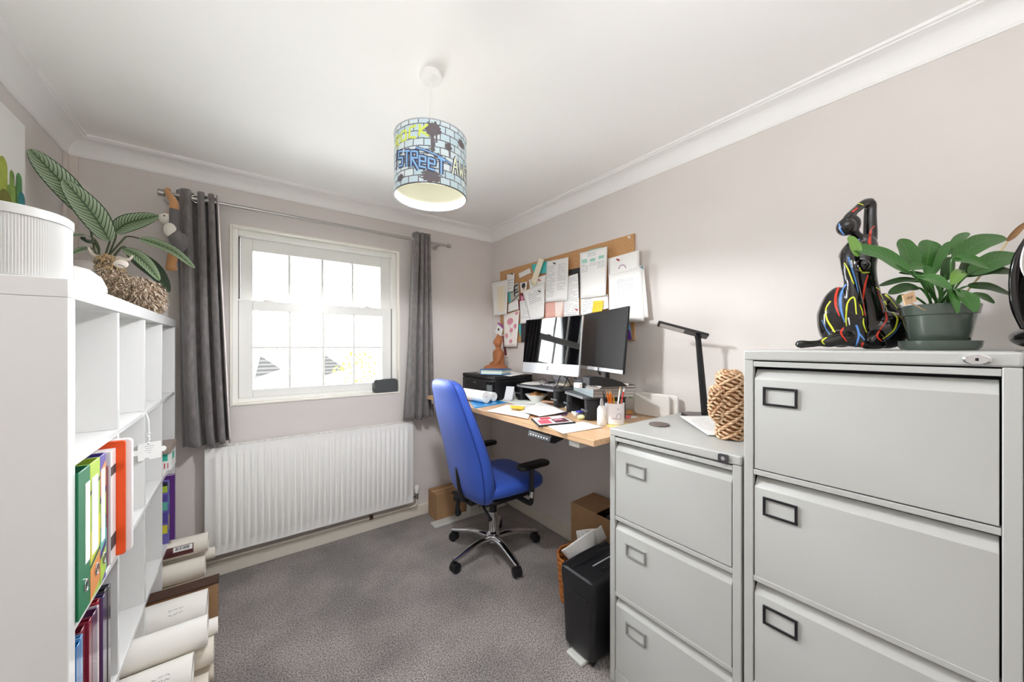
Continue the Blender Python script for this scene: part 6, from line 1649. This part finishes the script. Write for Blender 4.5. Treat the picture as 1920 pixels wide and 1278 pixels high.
part('barcode', l3, m_inkd, p)
plan('cream rolled plan lying second from top in the far column', 2.36, .232, .046, -.150, 1)
plan('narrow cream roll deeper in the far column, sticking out furthest there', 2.475, .235, .028, -.118, 1)
plan('fat cream rolled plan low in the far column', 2.335, .130, .055, -.160, 2)
plan('thin cream roll at the bottom of the far column', 2.43, .075, .034, -.125, 2)
single('flat_carton', MB().box(-.66, -.092, 2.125, 2.192, .0395, .245), m_card, 'flat brown carton standing on edge among the rolls in the bottom row', 'carton', (-.37, 2.16, .0395), bev=.002)
tt = part('carton_flap', MB().box(-.66, -.088, 2.120, 2.194, .2455, .2525), m_darkcard, thing('carton_lid', 'dark brown board lying on the flat brown carton', 'board', (-.37, 2.16, .2455)))
p = plan('wide white rolled plan with faint writing in front of the brown carton', 2.035, .200, .072, -.122, 0); scribble(p, 2.035, .200, .072, -.24, 3)
plan('white rolled plan lying low in the third column', 1.945, .088, .048, -.165, 0)
plan('white roll at the bottom against the brown carton', 2.055, .083, .043, -.14, 1)
plan('large white rolled plan lying uppermost in the second column', 1.745, .277, .050, -.104, 0)
plan('narrow white roll sticking out furthest behind the large one in the second column', 1.824, .234, .029, -.078, 0)
plan('short cream roll under the large white one in the second column', 1.772, .178, .044, -.088, 1)
p = plan('white rolled plan with pencilled numbers near the front of the second column', 1.650, .212, .054, -.137, 0); scribble(p, 1.650, .212, .054, -.235, 3)
plan('lower white rolled plan in the second column, under the numbered one', 1.605, .098, .058, -.125, 0)
plan('cream roll at the bottom of the second column beside the lower white one', 1.716, .085, .045, -.100, 1)
plan('thin cream roll at the bottom back of the second column', 1.806, .078, .038, -.09, 2)
plan('white rolled plan lying in the nearest column of the bottom row', 1.46, .10, .035, -.20, 0)

# ------------------------------------------------------------------ floor things
def shredder():
    zt = .372; z0 = .030
    x0, x1, y0, y1 = 1.128, 1.43, .955, 1.142
    r = thing('paper_shredder', 'black paper shredder standing by the shorter filing cabinet', 'shredder', ((x0 + x1) / 2, (y0 + y1) / 2, 0))
    cx, cy = (x0 + x1) / 2, (y0 + y1) / 2
    def ring(z, g, rad=.022): return [Vector((a, b, z)) for a, b in rrect(x1 - x0 + g, y1 - y0 + g, rad, 5, cx, cy)]
    part('bin', MB().loft([ring(z0, -.028), ring(z0 + .01, -.022), ring(.290, -.004)]), m_black, r, ang=50)
    part('head', MB().loft([ring(.292, .0), ring(.345, .004), ring(.360, -.004), ring(.366, -.02)]), m_black, r, ang=30)
    part('feed_ridge', MB().loft([[Vector((lerp(x0 + .01, x1 - .01, i / 12), yy, .358 + hh * (.35 + .65 * math.sin(PI * (.15 + .7 * i / 12))))) for yy, hh in ((y1 - .062, 0), (y1 - .052, .022), (y1 - .026, .030), (y1 - .004, .012), (y1 - .002, -.004))] for i in range(13)]), m_black, r, ang=50)
    part('feed_slot', MB().box(x0 + .10, x1 - .03, cy - .012, cy - .006, .3655, .3668), mat('slot_grey', '#9a9a9c', .3), r)
    bt = MB()
    for i in range(3): bt.box(x0 + .10 + i * .026, x0 + .118 + i * .026, cy - .062, cy - .046, .3655, .369)
    part('button', bt, m_blackg, r, bev=.001)
    part('bin_handle', MB().box(x0 - .0008, x0 + .004, cy - .06, cy + .045, .272, .282), m_gap, r)
    part('status_light', MB().tube([(x0 + .02, y1 - .02, .365), (x0 + .02, y1 - .02, .372)], .005, 12), m_chrome, r)
    for a in (x0 + .04, x1 - .04):
        for b in (y0 + .035,):
            part('caster', MB().tube([(a, b - .008, .0145), (a, b + .008, .0145)], .0142, 16), m_black, r)
shredder()
def basket():
    c = Vector((1.412, 1.295, .0)); 
    r = thing('waste_basket', 'round orange wicker waste basket behind the shredder', 'basket', c)
    m = mat('orange_wicker', '#b06a2c', .7, noise_=(40, .3))
    b = MB(); H = .235
    part('lining', MB().lathe([(.0, .002), (.082, .002), (.088, .006), (.104, H - .01), (.102, H - .01), (.086, .008), (.0, .006)], 32, c=c, caps=(False, False)), mat('basket_inner', '#7a4c24', .8), r)
    for k in range(17):
        z_ = .010 + k * (H - .014) / 16; R = lerp(.0895, .1065, z_ / H)
        ring = [(c.x + (R + .0022 * math.sin(12 * a + PI * k)) * math.cos(a), c.y + (R + .0022 * math.sin(12 * a + PI * k)) * math.sin(a), z_) for a in [2 * PI * i / 72 for i in range(72)]]
        b.tube(ring, .0062, 6, closed=True)
    part('weave', b, m, r)
    rnd = random.Random(3)
    spec = [('crumpled white letter with a printed heading sticking up out of the waste basket', [(1052, 1032), (1113, 992), (1118, 1030), (1072, 1056)], 1.78, m_paper), ('torn white sheet standing at the back of the waste basket', [(1080, 995), (1120, 990), (1126, 1025), (1086, 1030)], 1.86, m_paper),
            ('white envelope with red and blue corner standing in the waste basket', [(1112, 996), (1128, 985), (1140, 1012), (1122, 1022)], 1.83, m_paper), ('small folded white scrap on top of the waste basket', [(1083, 996), (1097, 998), (1098, 1010), (1082, 1010)], 1.80, m_paper)]
    for i, (lb, q, d, m_) in enumerate(spec):
        q4_ = [onD(u, v, d + (.012 if j > 1 else 0)) for j, (u, v) in enumerate(q)]
        sh = [('printed_corner', mat('print_red2', '#cf4b34', .7), [rect(.62, .9, .62, .9)]), ('printed_patch', mat('print_blue2', '#5f8fd0', .7), [rect(.25, .6, .6, .9)])] if i == 2 else [('printed_heading', m_inkd, [rect(.55, .85, .2, .26), rect(.6, .72, .3, .34)])] if i == 0 else ()
        sheet('waste_paper', lb, 'paper', q4_, curl=.008, m=m_, group='papers in the waste basket', shapes=sh, rows=[(.08, .3, .4, .8, 4)] if i == 0 else ())
basket()
def cardboard_box():
    x0, x1, y0, y1, h = 1.575, 1.78, 1.10, 1.50, .395
    r = thing('cardboard_box', 'brown cardboard box under the desk behind the shredder', 'box', ((x0 + x1) / 2, (y0 + y1) / 2, 0))
    w = .004
    part('carton', MB().box(x0, x1, y0, y0 + w, .0005, h).box(x0, x1, y1 - w, y1, .0005, h).box(x0, x0 + w, y0 + w, y1 - w, .0005, h).box(x1 - w, x1, y0 + w, y1 - w, .0005, h).box(x0 + w, x1 - w, y0 + w, y1 - w, .0005, .005), m_card, r)
    part('flap', MB().prism([(x0, h), (x0 + .002, h + .003), (x1 - .005, h + .010), (x1 - .005, h + .007)], y1 - .19, y1 - .004, 'y'), m_card, r)
    b = MB(); rnd = random.Random(2)
    b.grid(lambda u, v: (lerp(x0 + .008, x1 - .008, u), lerp(y0 + .01, y1 - .20, v), h - .02 + .03 * math.sin(PI * u) * math.sin(PI * v) + .008 * noise.noise(Vector((u * 7, v * 9, 1)))), 20, 20)
    single('black_bag', b, m_blackg, 'crumpled black plastic bag inside the cardboard box', 'bag', (1.68, 1.2, h - .03), solid=.003, ang=0)
cardboard_box()
r = thing('cardboard_box', 'small brown cardboard box in the corner behind the chair', 'box', (1.30, 2.58, 0))
part('carton', MB().box(1.172, 1.42, 2.50, 2.655, .0005, .205), m_card, r, bev=.002)
part('tape', MB().box(1.17, 1.4222, 2.565, 2.59, .2052, .2062), mat('brown_tape', '#b9935f', .3), r)
# bluetooth speaker on the sill
c = onY(720, 722, 2.74)
def speaker():
    x0, x1 = .765, .94; y = 2.712; z0 = WZ0 + .0125
    r = thing('portable_speaker', 'dark grey portable speaker standing on the window sill', 'speaker', ((x0 + x1) / 2, y, z0))
    part('body', MB().prism(rrect(x1 - x0, .098, .02, 5, (x0 + x1) / 2, z0 + .049), y - .022, y + .02, 'y'), mat('speaker_grey', '#4b4f4f', .6, bump=(600, .3)), r, bev=.006, seg=3)
    part('button', MB().box(x0 + .003, x0 + .006, y - .0235, y - .0215, z0 + .04, z0 + .045).box(x0 + .003, x0 + .006, y - .0235, y - .0215, z0 + .055, z0 + .06), m_whitep, r)
speaker()
